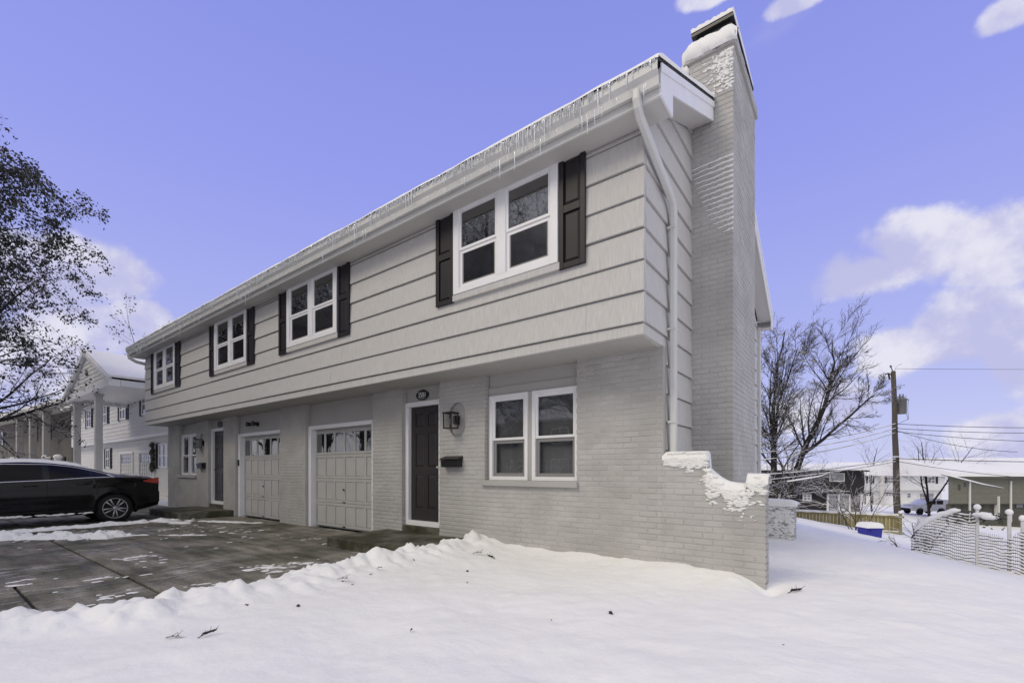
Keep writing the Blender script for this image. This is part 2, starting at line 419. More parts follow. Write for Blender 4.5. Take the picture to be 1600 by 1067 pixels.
def drive_snow():
    dx = .02; xs = np.arange(-14.6, -4.6, dx); ys = np.arange(-.2, 5.4, dx)
    X, Y = np.meshgrid(xs, ys)
    def seg(a, b, w):
        ax, ay = a; bx, by = b; L2 = (bx - ax) ** 2 + (by - ay) ** 2
        t = np.clip(((X - ax) * (bx - ax) + (Y - ay) * (by - ay)) / L2, 0, 1)
        wob = .12 * fbm(X * 1.6, Y * 1.6, 61, 3)
        return 1 - np.hypot(X - ax - t * (bx - ax) + wob, Y - ay - t * (by - ay) + wob * .6) / w
    lum = fbm(X * 5, Y * 5, 63, 4)
    T = np.full(X.shape, -1.)
    for a, b, w, hh in [((-13.2, .4), (-13.5, 4.9), .20, .07), ((-12.7, .7), (-10.9, 2.35), .28, .13), ((-13.7, 3.75), (-12.5, 4.0), .2, .04),
                        ((-12.0, 1.75), (-9.9, 3.5), .07, .02), ((-12.9, 4.3), (-11.2, 5.0), .16, .03)]:
        k = seg(a, b, w)
        T = np.maximum(T, hh * (np.minimum(k, .8) * 1.1 + .95 * lum + .25 * fbm(X * 15, Y * 15, 67, 2) - .22))
    st = fbm(X * 5, Y * 2.4, 71, 5, .6); st2 = fbm(X * .8, Y * .8, 73, 3); fine = fbm(X * 17, Y * 8.5, 79, 3, .65)
    for cx, cy, rx, ry, am in [(-8.0, 1.9, .55, .5, .75), (-6.7, 1.35, .4, .45, .7), (-7.2, .6, .6, .5, .6), (-5.9, 1.2, .35, .4, .75), (-5.9, 2.9, .45, .55, .95),
                            (-6.6, 3.7, .5, .3, .55), (-9.4, 3.9, 1.3, .6, .55), (-11.2, 3.6, 1.0, .8, .62), (-5.5, 1.9, .3, .5, .7), (-8.6, 2.9, .6, .6, .42), (-12.3, 2.2, .8, .8, .6), (-7.4, 4.6, .5, .5, .5)]:
        k = 1 - np.hypot((X - cx) / rx, (Y - cy) / ry)
        T = np.maximum(T, .010 * (np.minimum(k, .7) * (am - .25) + st * .6 + fine * .9 - .68))
    T = np.maximum(T, .010 * (st * .6 + st2 * .45 + fine * 1.0 - .98))
    T = np.where(X > edge_x(Y) + .12, -1, T)
    Z = np.where(T > 0, T * 1.0 + .005, .0)
    ok = T > 0
    i = np.arange(X.size).reshape(X.shape)
    keep = ok[:-1, :-1] | ok[:-1, 1:] | ok[1:, 1:] | ok[1:, :-1]
    f = np.stack([i[:-1, :-1][keep], i[:-1, 1:][keep], i[1:, 1:][keep], i[1:, :-1][keep]], -1)
    used, inv = np.unique(f, return_inverse=True)
    v = np.stack([X.ravel()[used], Y.ravel()[used], Z.ravel()[used]], -1)
    me = bpy.data.meshes.new('driveway_snow'); me.from_pydata(v.tolist(), [], inv.reshape(-1, 4).tolist()); me.update()
    me.polygons.foreach_set('use_smooth', [True] * len(me.polygons)); me.materials.append(M['snowf'])
    o = bpy.data.objects.new('driveway_snow', me); COL.objects.link(o)
    tag(o, 'thin leftover ridges and scraps of snow on the wet concrete driveway', 'snow', None, 'stuff')
drive_snow()

# ------------------------------------------------------------------ the house
YB, YS, YR = 5.41, 4.80, 5.53                 # brick face, siding face, recessed faces
XL = -18.42
house = thing('duplex_house', (-10.1, 5.41, 0), 'grey two-storey house of painted brick and wide siding with two garage doors', 'house')

PITCH, BL, BH = .0688, .2075, .0575
bricks = []                                   # (x, y, z, length, axis) lower left start; axis 'F' front, 'S' facing +X
def brick_region(axis, a0, a1, z0, z1, plane, hole=None, top=None, z_org=0.0, lst=None):
    lst = bricks if lst is None else lst
    k0 = int(math.floor((z0 - z_org) / PITCH)); k1 = int(math.ceil((z1 - z_org) / PITCH))
    for k in range(k0, k1):
        z = z_org + k * PITCH
        if z < z0 - .02 or z + BH > z1 + .012: continue
        off = (BL / 2 if k % 2 else 0)
        n0 = int(math.floor((a0 - off) / BL)); n1 = int(math.ceil((a1 - off) / BL))
        for n in range(n0, n1 + 1):
            s = n * BL + off; e = s + BL - .0095
            segs = [(max(s, a0), min(e, a1))]
            if hole:
                new = []
                for (p, q) in segs: new += hole(p, q, z, z + BH)
                segs = new
            if top:
                segs = [c for sg in segs for c in top(sg[0], sg[1], z, z + BH)]
            for (p, q) in segs:
                if q - p > .03: lst.append((p, q, z, axis, plane))
def brick_mesh():
    """stretcher brick: x 0..1 (scaled to length), front face at y=0 looking to -y, chamfered face"""
    c = .0075; d = .098
    me = MB()
    L = BL - .0095
    me.add([(0,0.0028,0),(L,.0028,0),(L,.0028,BH),(0,.0028,BH),(c,0,c),(L-c,0,c),(L-c,0,BH-c),(c,0,BH-c),(0,d,0),(L,d,0),(L,d,BH),(0,d,BH)],
           [(4,5,6,7),(0,1,5,4),(1,2,6,5),(2,3,7,6),(3,0,4,7),(0,8,9,1),(1,9,10,2),(2,10,11,3),(3,11,8,0)])
    return me
BM = brick_mesh(); BME = BM.mesh('brick', M['brick'])
FULL = BL - .0095
def put_bricks(lst, parent, limit=300, stuffname='remaining_bricks', sub=None):
    """the bricks that show largest become objects of their own, the rest one stuff part"""
    rg = random.Random(11)
    def score(b):
        p, q, z, ax, pl = b
        c = ((p + q) / 2, pl, z) if ax == 'F' else (pl, (p + q) / 2, z)
        dist = math.sqrt(c[0] ** 2 + c[1] ** 2 + (z - 1.24) ** 2)
        facing = (c[1] if ax == 'F' else -c[0]) / dist
        return (q - p) * facing / dist ** 2
    order = sorted(lst, key=score, reverse=True)
    rest = MB()
    for i, b in enumerate(order):
        p, q, z, ax, pl = b
        jo = rg.uniform(-.0022, .0022); jr = rg.uniform(-.006, .006); jz = rg.uniform(-.0012, .0012)
        if ax == 'F':
            Mx = Matrix.Translation((p, pl + jo, z + jz)) @ Matrix.Rotation(jr, 4, 'Z') @ Matrix.Diagonal(((q - p) / FULL, 1, 1, 1))
        elif ax == 'S':
            Mx = Matrix.Translation((pl + jo, p, z + jz)) @ Matrix.Rotation(R(90) + jr, 4, 'Z') @ Matrix.Diagonal(((q - p) / FULL, 1, 1, 1))
        if i < limit:
            o = bpy.data.objects.new('brick', BME); link(o, parent); o.matrix_basis = Mx
        else:
            rest.M = Mx; rest.add(BM.v, BM.f)
    if len(order) > limit:
        rest.M = None
        o = rest.build(stuffname, M['brick'], parent); o['kind'] = 'stuff'

# --- brick ground floor
DR = (-6.45, -5.51); DL = (-15.05, -14.0); GR = (-9.70, -7.30); GL = (-13.24, -10.84); WR = (-4.52, -2.94); WL = (-17.40, -15.95)
SILL = 1.035; SOF = 2.694
def niche(cx, lo, hi, w):
    r = w / 2
    def hole(p, q, z0, z1):
        zm = (z0 + z1) / 2
        if zm < lo or zm > hi: return [(p, q)]
        if zm > hi - r: hw = math.sqrt(max(0, r * r - (zm - hi + r) ** 2))
        elif zm < lo + r: hw = math.sqrt(max(0, r * r - (zm - lo - r) ** 2))
        else: hw = r
        out = []
        if p < cx - hw: out.append((p, min(q, cx - hw)))
        if q > cx + hw: out.append((max(p, cx + hw), q))
        return out
    return hole
nR = niche(-5.10, 1.77, 2.34, .37); nL = niche(-15.50, 1.77, 2.34, .37)
for a, b, z0_, t, hl in [(-18.42, DL[0], -.10, SILL, None), (-18.42, WL[0], SILL, SOF, None), (WL[1], DL[0], SILL, SOF, nL), (DL[1], GL[0], -.10, SOF, None), (GL[1], GR[0], -.10, SOF, None),
                (GR[1], DR[0], -.10, SOF, None), (DR[1], XE, -.10, SILL, None), (DR[1], WR[0], SILL, SOF, nR), (WR[1], XE, SILL, SOF, None)]:
    brick_region('F', a, b, z0_, t, YB, hl)
wallmb = MB()
for a, b, t in [(-18.42, WL[0], SOF), (WL[0], WL[1], SILL - .03), (WL[1], DL[0], SOF), (DL[1], GL[0], SOF), (GL[1], GR[0], SOF), (GR[1], DR[0], SOF),
                (DR[1], WR[0], SOF), (WR[0], WR[1], SILL - .03), (WR[1], XE, SOF)]:
    w0, w1 = a + .008, b - .008
    if a in (WL[0], WR[0]): w0, w1 = a - .012, b + .012
    wallmb.box(w0, w1, YB + .0060, YB + .30, -.12, t + (.03 if t == SOF else 0)) if False else None
    zt_ = t + (.03 if t == SOF else 0); fw_ = MB()
    nc = {WL[1]: -15.50, DR[1]: -5.10}.get(a)
    if nc is None: fw_.box(w0, w1, YB + .0045, YB + .30, -.12, zt_)
    else: fw_.prism([(w0, -.12), (w1, -.12), (w1, zt_), (nc, zt_), (nc, 2.345)] + [(nc + .19 * math.sin(math.pi * k / 8), 2.155 + .19 * math.cos(math.pi * k / 8)) for k in range(1, 5)] + [(nc + .19, 1.955)] + [(nc + .19 * math.cos(math.pi * k / 8), 1.955 - .19 * math.sin(math.pi * k / 8)) for k in range(1, 8)] + [(nc - .19, 1.955)] + [(nc - .19 * math.cos(math.pi * k / 8), 2.155 + .19 * math.sin(math.pi * k / 8)) for k in range(0, 4)] + [(nc - .002, 2.345), (nc - .002, zt_), (w0, zt_)], 'y', YB + .0045, YB + .30)
    fw_.build('front_wall', M['mortar'], house)

# back and end walls, floor slab of the upper storey (closed shell)
sh = MB()
sh.box(XL + .02, XE - .03, 11.65, 11.85, -.3, 4.9); sh.box(XL + .02, XL + .2, 5.75, 11.64, -.3, 4.9)
sh.box(XE - .25, XE - .03, 5.75, 11.64, -.3, 4.9)
sh.build('shell_wall', M['siding'], house)
MB().box(XL + .03, XE - .03, YS + .03, 5.745, SOF + .004, SOF + .10).build('overhang_soffit', M['panel'], house)
MB().box(XL + .22, XE - .27, 5.76, 11.6, 2.6, 2.7).build('upper_floor', M['room'], house)
MB().box(XL + .22, XE - .27, 7.2, 7.3, -.1, 2.59).build('inner_wall', M['room'], house)

# recessed panels over doors, garages and windows
for (a, b), z0 in [(DR, 2.445), (DL, 2.445), (GR, 2.215), (GL, 2.215), (WR, 2.375), (WL, 2.375)]:
    pm = MB(); pm.box(a + .003, b - .003, YR, YR + .05, z0, SOF + .003)
    if (a, b) in (WR, WL):
        pm.box(a + .004, b - .004, YR - .022, YR - .0, z0, z0 + .125)
    pm.build('header_panel', M['panel'], house)
# oval lamp niches (recessed disc and raised rim course)
for cx in (-5.10, -15.50):
    pts = []
    r = .185; lo, hi = 1.77, 2.34
    for k in range(13): t = math.pi * k / 12; pts.append((cx + r * math.cos(t), hi - r + r * math.sin(t)))
    for k in range(13): t = math.pi + math.pi * k / 12; pts.append((cx + r * math.cos(t), lo + r + r * math.sin(t)))
    nb = MB(); nb.prism([(p[0], p[1]) for p in pts], 'y', YB + .12, YB + .062)
    ring = [(p[0] , YB + .010, p[1]) for p in pts] + [(pts[0][0], YB + .010, pts[0][1])]
    nb.tube(ring, .011, 6)
    nb.build('lamp_niche', M['brick'], house)

# window and door furniture
def rect_frame(mb, x0, x1, z0, z1, w, y0, y1, wb=None):
    wb = w if wb is None else wb
    mb.box(x0, x0 + w, y0, y1, z0, z1); mb.box(x1 - w, x1, y0, y1, z0, z1)
    mb.box(x0 + w, x1 - w, y0 + .001, y1, z1 - w, z1); mb.box(x0 + w, x1 - w, y0 + .001, y1, z0, z0 + wb)
def upper_window(x0, x1, z0, z1, y):
    f = MB(); rect_frame(f, x0, x1, z0, z1, .105, y - .045, y + .02, .08)
    mid = (x0 + x1) / 2
    f.box(mid - .075, mid + .075, y - .044, y + .02, z0 + .08, z1 - .105)
    fr = f.build('window', M['trim'], house, bevel=.004)
    for a, b in ((x0 + .105, mid - .075), (mid + .075, x1 - .105)):
        za, zb = z0 + .08, z1 - .105; zm = (za + zb) / 2
        s = MB(); rect_frame(s, a, b, zm - .02, zb, .035, y - .026, y + .005); s.build('sash', M['trim'], fr)
        s = MB(); rect_frame(s, a, b, za, zm - .021, .045, y - .012, y + .012); s.build('sash', M['trim'], fr)
        rect = MB().box(a + .034, b - .034, y - .012, y + .004, zm, zb - .034); rect.build('pane', M['glassdark'], fr)
        MB().box(a + .044, b - .044, y - .003, y + .010, za + .044, zm - .05).build('pane', M['screen'], fr)
        e = MB(); rect_frame(e, a + .044, b - .044, za + .044, zm - .05, .02, y - .008, y - .0035); e.build('screen_frame', M['sash_grey'], fr)
    MB().box(x0 - .02, x1 + .02, y - .035, y + .02, z0 - .09, z0 - .003).build('sill', M['siding'], fr, bevel=.004)
def shutter(x0, x1, z0, z1, y):
    m = MB(); rect_frame(m, x0, x1, z0, z1, .065, y - .032, y)
    zm = z0 + (z1 - z0) * .52
    m.box(x0 + .065, x1 - .065, y - .031, y, zm - .045, zm + .045)
    s = m.build('shutter', M['shutter'], house, bevel=.004)
    for a, b in ((z0 + .065, zm - .045), (zm + .045, z1 - .065)):
        xa, xb = x0 + .065, x1 - .065; c = .035
        p = MB(); yy = y - .006; yf = y - .024
        p.add([(xa,yy,a),(xb,yy,a),(xb,yy,b),(xa,yy,b),(xa+c,yf,a+c),(xb-c,yf,a+c),(xb-c,yf,b-c),(xa+c,yf,b-c)],
              [(4,5,6,7),(0,1,5,4),(1,2,6,5),(2,3,7,6),(3,0,4,7),(3,2,1,0)])
        p.build('shutter_panel', M['shutter'], s)
YW = YS - .030
for wx0, wx1, s0, s1 in [(-4.534, -2.822, -4.90, -2.466), (-9.20, -7.43, -9.557, -7.071), (-12.79, -11.03, -13.137, -10.69), (-17.36, -15.58, -17.70, -15.23)]:
    upper_window(wx0, wx1, 3.72, 4.985, YW)
    shutter(s0, wx0 - .006, 3.625, 4.965, YW + .002); shutter(wx1 + .006, s1, 3.625, 4.965, YW + .002)

def front_window(x0, x1, z0, z1, y):
    f = MB(); mid = (x0 + x1) / 2
    f.box(mid - .035, mid + .035, y - .012, y + .05, z0, z1)
    f.box(x0, x0 + .04, y - .01, y + .05, z0, z1)
    fr = f.build('window', M['panel'], house)
    for a, b in ((x0 + .042, mid - .037), (mid + .037, x1 - .004)):
        zm = (z0 + z1) / 2 - .02
        s = MB(); rect_frame(s, a, b, z0, z1, .055, y - .03, y + .045); s.build('window_frame', M['trim'], fr, bevel=.004)
        s = MB(); rect_frame(s, a + .055, b - .055, zm - .02, z1 - .055, .035, y - .006, y + .022); s.build('sash', M['trim'], fr)
        s = MB(); rect_frame(s, a + .055, b - .055, z0 + .055, zm - .021, .05, y + .010, y + .036); s.build('sash', M['sash_grey'], fr)
        MB().box(a + .089, b - .089, y + .006, y + .010, zm + .014, z1 - .089).build('pane', M['glass'], fr)
        MB().box(a + .104, b - .104, y + .022, y + .026, z0 + .104, zm - .07).build('pane', M['glass'], fr)
        bl = MB(); z = z0 + .06
        while z < z1 - .06:
            bl.add([(a + .06, y + .085, z), (b - .06, y + .085, z), (b - .06, y + .105, z + .026), (a + .06, y + .105, z + .026)], [(0, 1, 2, 3)]); z += .0245
        o = bl.build('blind', M['blind'], fr); o['kind'] = 'stuff'
    MB().box(x0 - .04, x1 + .03, YB - .05, YR + .04, SILL - .028, SILL + .055).build('sill', M['panel'], fr, bevel=.006)
    MB().box(x0 + .01, x1 - .01, y + .22, y + .24, z0 - .05, z1 + .05).build('room_backing', M['room'], fr)
front_window(WR[0], WR[1], 1.092, 2.374, YR - .03)
front_window(WL[0], WL[1], 1.092, 2.374, YR - .03)

def front_door(x0, x1, hinge):
    f = MB(); rect_frame(f, x0 + .004, x1 - .004, .265, 2.444, .085, YR - .045, YR + .10, .085)
    fr = f.build('door_frame', M['trim'], house, bevel=.004)
    a, b, z0, z1 = x0 + .092, x1 - .092, .352, 2.357
    d = MB()
    w = b - a; st = .115 * w / .75; mid = (a + b) / 2
    rows = [(z0 + .22, z0 + .80), (z0 + .95, z0 + 1.53), (z0 + 1.65, z1 - .12)]
    d.box(a, b, YR + .035, YR + .07, z0, z1)
    # stiles and rails proud of the sunken panels
    d.box(a, a + st, YR + .022, YR + .0345, z0, z1); d.box(b - st, b, YR + .022, YR + .0345, z0, z1); d.box(mid - st * .45, mid + st * .45, YR + .0225, YR + .0345, z0, z1)
    zs = [z0] + [t for r in rows for t in r] + [z1]
    for k in range(0, len(zs), 2):
        d.box(a + st, mid - st * .45, YR + .0225, YR + .0345, zs[k], zs[k + 1]); d.box(mid + st * .45, b - st, YR + .0225, YR + .0345, zs[k], zs[k + 1])
    dr = d.build('door', M['door'], house)
    for za, zb in rows:
        for xa, xb in ((a + st, mid - st * .45), (mid + st * .45, b - st)):
            c = .03; p = MB(); p.add([(xa+.008,YR+.034,za+.008),(xb-.008,YR+.034,za+.008),(xb-.008,YR+.034,zb-.008),(xa+.008,YR+.034,zb-.008),(xa+c,YR+.025,za+c),(xb-c,YR+.025,za+c),(xb-c,YR+.025,zb-c),(xa+c,YR+.025,zb-c)],
                  [(4,5,6,7),(0,1,5,4),(1,2,6,5),(2,3,7,6),(3,0,4,7)])
            p.build('door_panel', M['door'], dr)
    kx = a + .06 if hinge > 0 else b - .06
    MB().lathe([(.012, .03), (.012, -.01), (.026, -.02), (.028, -.04), (.018, -.052)], (kx, YR + .022, z0 + .93), 'y', 12).build('door_knob', M['knob'], dr, True)
    MB().box(x0 + .01, x1 - .01, YR - .10, YR + .12, .11, .262).build('door_step', M['moss'], house, bevel=.008)
front_door(DR[0], DR[1], -1); front_door(DL[0], DL[1], 1)

def garage_door(x0, x1):
    f = MB()
    f.box(x0 + .004, x0 + .115, YR - .055, YR + .16, -.02, 2.214); f.box(x1 - .115, x1 - .004, YR - .055, YR + .16, -.02, 2.214)
    f.box(x0 + .115, x1 - .115, YR - .056, YR + .16, 2.13, 2.213)
    f.build('garage_door_frame', M['trim'], house, bevel=.004)
    a, b = x0 + .116, x1 - .116; y = YR + .085
    d = MB().box(a, b, y, y + .04, .012, 2.129).build('garage_door', M['gar'], house)
    rows = [.03, .545, 1.06, 1.575, 2.10]; n = 6; pw = (b - a) / n
    for r in range(4):
        z0, z1 = rows[r] + .004, rows[r + 1] - .004
        s = MB()                                            # one section: stiles and rails round six sunken fields
        s.box(a + .002, b - .002, y - .02, y - .001, z1 - .06, z1); s.box(a + .002, b - .002, y - .02, y - .001, z0, z0 + .05)
        for k in range(n + 1):
            xx = a + k * pw; lo = max(a + .002, xx - .032); hi = min(b - .002, xx + .032)
            s.box(lo, hi, y - .0195, y - .001, z0 + .05, z1 - .06)
        s.build('door_section', M['gar'], d, bevel=.003)
        for k in range(n):
            xa, xb = a + k * pw + .034, a + (k + 1) * pw - .034
            if r == 3:
                MB().box(xa, xb, y - .008, y - .002, z0 + .052, z1 - .062).build('pane', M['glassdark'], d)
            else:
                c = .02; p = MB(); za, zb = z0 + .052, z1 - .062
                p.add([(xa,y-.003,za),(xb,y-.003,za),(xb,y-.003,zb),(xa,y-.003,zb),(xa+c,y-.011,za+c),(xb-c,y-.011,za+c),(xb-c,y-.011,zb-c),(xa+c,y-.011,zb-c)],
                      [(4,5,6,7),(0,1,5,4),(1,2,6,5),(2,3,7,6),(3,0,4,7)])
                p.build('door_panel', M['gar'], d)
    m = (a + b) / 2
    MB().lathe([(.02, 0), (.02, -.02), (.012, -.03)], (m, y - .02, .83), 'y', 10).build('lock', M['black'], d)
    MB().box(m - .05, m + .05, y - .035, y - .0205, .558, .575).build('handle', M['black'], d)
    MB().box(m - .05, m + .05, y - .035, y - .0205, .05, .068).build('handle', M['black'], d)
garage_door(*GR); garage_door(*GL)
MB().box(-13.205, -13.145, YR - .085, YR - .056, 1.36, 1.52).build('keypad', M['black'], house, bevel=.006)

# --- siding: each course is a plank, bottom edge proud of the one below
CZ = [2.694, 2.826, 3.162, 3.498, 3.834, 4.170, 4.506, 4.842, 4.905]
for i in range(len(CZ) - 1):
    z0, z1 = CZ[i], CZ[i + 1]; lap = .030 if i else .012
    rgp = random.Random(300 + i); cuts = [XL]
    while cuts[-1] < XE - 3.2: cuts.append(cuts[-1] + rgp.uniform(2.2, 3.1))
    cuts.append(XE + lap * .5)
    for ca, cb in zip(cuts, cuts[1:]):
        j = rgp.uniform(-.003, .003) if i else 0; jl = rgp.uniform(-.003, .003); y_ = YS
        pr = [(y_ + .04, z0 + .001 + j), (y_ - lap - jl + .004, z0 + .001 + j), (y_ - lap - jl, z0 + .005 + j), (y_ - .006, z1 - .015), (y_ + .022, z1 - .013), (y_ + .022, z1 - .004), (y_ + .04, z1 - .004)]
        p = MB(); p.prism(pr, 'x', ca, cb - (.0022 if cb < XE - .1 else 0)); p.build('siding_plank', M['siding'], house)
def rake_z(y):                                              # roof top line above the end wall
    return 5.20 + .457 * (y - 4.37) if y < 8.2 else 6.95 - .565 * (y - 8.2)
def side_plank(ya, yb, z0, z1, lap=.03):
    def lim(z): return 4.37 + (z + .25 - 5.20) / .457, 8.2 + (6.95 - z - .25) / .565
    a0, b0 = max(ya, lim(z0)[0]), min(yb, lim(z0)[1]); a1, b1 = max(ya, lim(z1)[0]), min(yb, lim(z1)[1])
    if b0 - a0 < .05: return
    if b1 < a1: a1 = b1 = (a1 + b1) / 2
    x = XE; p = MB()
    z1 -= .016; p.add([(x-.03,a0,z0),(x-.03,b0,z0),(x-.03,b1,z1),(x-.03,a1,z1),(x+lap,a0,z0),(x+lap,b0,z0),(x+.006,b1,z1),(x+.006,a1,z1)],
          [(0,1,2,3),(4,7,6,5),(0,4,5,1),(2,6,7,3),(0,3,7,4),(1,5,6,2)])
    p.build('siding_plank', M['siding'], house)
zc = [2.826 + .336 * k for k in range(-9, 13)]
for k in range(len(zc) - 1):
    z0, z1 = zc[k] + .001, zc[k + 1] + .004
    if z1 <= 2.84 and k >= 0:
        side_plank(5.515, 6.56, z0, z1)
    elif z0 < 2.84 and z1 > 2.84:
        side_plank(YS + .031, 6.56, z0, z1)
    else: side_plank(YS + .031, 6.56, z0, z1)
    side_plank(8.19, 11.85, z0, z1)
side_plank(YS + .031, 5.745, 2.696, 2.829, .012)
MB().prism([(YB + .005, -.2), (11.6, -.2), (11.6, 4.9), (8.2, 6.6), (YS + .04, 4.95), (YS + .04, 2.71), (YB + .005, 2.69)], 'x', XE - .05, XE - .022).build('end_wall', M['siding'], house)
MB().box(XE - .004, XE + .012, YB + .003, YB + .105, -.1, SOF).build('corner_return', M['brick'], house)

# --- roof, gutter, fascia
X0, X1 = -18.75, -1.50
rf = MB()
rf.add([(X0,4.37,5.185),(X1,4.37,5.185),(X1,8.2,6.935),(X0,8.2,6.935),(X1,12.1,4.735),(X0,12.1,4.735)], [(0,1,2,3),(3,2,4,5)])
rf.add([(X0,4.37,5.170),(X1,4.37,5.170),(X1,8.2,6.905),(X0,8.2,6.905),(X1,12.1,4.705),(X0,12.1,4.705)], [(3,2,1,0),(5,4,2,3)])
rf.add([(X0,4.37,5.170),(X1,4.37,5.170),(X1,4.37,5.185),(X0,4.37,5.185)], [(0,1,2,3)])
rf.add([(X1,4.37,5.155),(X1,8.2,6.905),(X1,8.2,6.935),(X1,4.37,5.185)], [(0,1,2,3)])
rf.add([(X1,8.2,6.905),(X1,12.1,4.705),(X1,12.1,4.735),(X1,8.2,6.935)], [(0,1,2,3)])
roof = rf.build('roof', M['roof'], house)
def roof_snow():
    xs = np.arange(X0 + .01, X1 + .001, .06); t = np.concatenate([[0, .01, .03, .06, .12], np.linspace(.2, 3.83, 20)])
    P = []
    for x in xs:
        row = []
        for u in t:
            e = float(fbm(np.array([x * 2.1]), np.array([u * 3.]), 81, 3)[0])
            th = (.065 + .02 * e) * min(1, math.sqrt(u / .10)) if u < .10 else .065 + .02 * e
            edge = .012 + .03 * float(fbm(np.array([x * 3.3]), np.array([.5]), 83, 3)[0]) * max(0, 1 - u / .3)
            row.append((x, 4.352 + u - edge * .5, 5.170 + .457 * u + th))
        P.append(row)
    mb = MB(); mb.grid(P, True)
    # closing strip on the rake side
    n = len(t); last = P[-1]
    mb.grid([[(X1 + .012, p[1], p[2] - .012) for p in last], [(X1 + .012, p[1], 5.188 + .457 * (p[1] - 4.37)) for p in last]], True)
    mb.grid([last, [(X1 + .012, p[1], p[2] - .012) for p in last]], True)
    mb.grid([[(X0,8.2,7.01),(X1,8.2,7.01)],[(X0,12.1,4.80),(X1,12.1,4.80)]], True)
    mb.add([(X1,8.2,6.94),(X1,12.1,4.74),(X1,12.1,4.80),(X1,8.2,7.01)], [(0,1,2,3)])
    mb.build('snow', M['snow'], roof, True)
roof_snow()
fas = MB()
fas.box(X0 + .02, X1 - .021, 4.47, 4.50, 4.885, 5.15)
fas.build('fascia', M['gutter'], house)
MB().box(X0, X1 - .002, 4.3655, 4.3715, 5.10, 5.1695).build('drip_edge', M['gutter'], house)
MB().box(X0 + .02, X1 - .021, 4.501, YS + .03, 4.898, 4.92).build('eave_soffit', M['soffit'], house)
g = MB(); gp = [(4.466, 5.135), (4.466, 4.965), (4.41, 4.955), (4.395, 5.03), (4.36, 5.075), (4.355, 5.135), (4.37, 5.142), (4.372, 5.128), (4.38, 5.08), (4.41, 5.035), (4.42, 4.972), (4.455, 4.975), (4.455, 5.135)]
g.prism(gp, 'x', X0, X1 - .004); gutter = g.build('gutter', M['gutter'], house)
# end box of the eave and rake boards
eb = MB(); eb.prism([(4.468, 5.155), (4.468, 4.886), (4.835, 4.89), (4.835, 5.33)], 'x', X1 - .02, X1 - .001)
eb.prism([(4.835, 5.12), (6.545, 5.885), (6.545, 6.135), (4.835, 5.355)], 'x', X1 - .019, X1 - .001)
eb.prism([(4.45, 5.10), (6.545, 6.06), (6.545, 6.135), (4.45, 5.18)], 'x', X1 - .0005, X1 + .012)
eb.build('rake_board', M['trim'], house)
eb = MB(); eb.prism([(8.21, 6.68), (8.21, 6.90), (12.09, 4.70), (12.09, 4.44), (11.86, 4.44), (11.86, 4.60)], 'x', X1 - .02, X1 - .001)
eb.prism([(8.21, 6.83), (8.21, 6.905), (12.09, 4.705), (12.09, 4.63)], 'x', X1 - .0005, X1 + .012)
eb.build('rake_board', M['trim'], house)
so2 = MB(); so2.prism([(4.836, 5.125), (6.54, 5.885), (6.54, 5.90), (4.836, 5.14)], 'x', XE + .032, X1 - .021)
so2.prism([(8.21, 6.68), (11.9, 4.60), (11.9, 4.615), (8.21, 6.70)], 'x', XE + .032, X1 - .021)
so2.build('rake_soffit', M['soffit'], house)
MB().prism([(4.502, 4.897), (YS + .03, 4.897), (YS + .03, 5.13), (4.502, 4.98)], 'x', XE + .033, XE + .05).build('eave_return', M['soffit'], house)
g = MB().box(X0, X1 - .004, 12.03, 12.15, 4.52, 4.66).build('gutter', M['gutter'], house)
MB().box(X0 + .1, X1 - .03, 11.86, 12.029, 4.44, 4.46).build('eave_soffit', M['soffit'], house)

def icicle_mesh(seed):
    rg = random.Random(seed); prof = []; n = 5
    for i in range(n + 1):
        t = i / n; prof.append(((1 - t) ** .8 * (1 + .25 * rg.uniform(-1, 1)) * 1.0 + .04, -t))
    return MB().lathe([(r * .5, h) for r, h in prof], (0, 0, 0), 'z', 6).mesh('icicle', M['ice'], True)
IC = [icicle_mesh(i) for i in range(4)]
rg = random.Random(21)
for k in range(285):
    x = rg.uniform(X0 + .05, X1 - .03)
    if rg.random() < .55: x = -1.55 - abs(rg.gauss(0, 5.5)); 
    if x < X0 + .05: continue
    ln = rg.choice([.06, .09, .12, .15, .18, .22]) * rg.uniform(.7, 1.15); w = .008 + ln * .045
    if rg.random() < .02: ln = .32; w = .022
    ln *= .9 + .35 * math.sin(x * 1.7)
    inst('icicle', IC[k % 4], gutter, (x, 4.352 + rg.uniform(-.008, .004), 5.15 + rg.uniform(-.01, .02) if rg.random() < .7 else 4.965), (0, 0, rg.uniform(0, 6)), (w, w, max(.04, ln)))

fr_ = MB(); rg = random.Random(77)
for k in range(1500):
    x = rg.uniform(X0 + .03, X1 - .02)
    if rg.random() < .5: x = X1 - .02 - abs(rg.gauss(0, 6))
    if x < X0: continue
    ln = rg.uniform(.035, .13) * (.8 + .5 * math.sin(x * 1.3 + math.sin(x * 3.1))); w = rg.uniform(.003, .007); z = 5.172 + rg.uniform(-.012, .006)
    yy = 4.350 + rg.uniform(-.006, .002)
    fr_.tube([(x, yy, z), (x + rg.uniform(-.004, .004), yy, z - ln * .6), (x, yy + .002, z - ln)], [w, w * .7, .001], 4, False)
o = fr_.build('frost_fringe', M['ice'], gutter, True); o['kind'] = 'stuff'

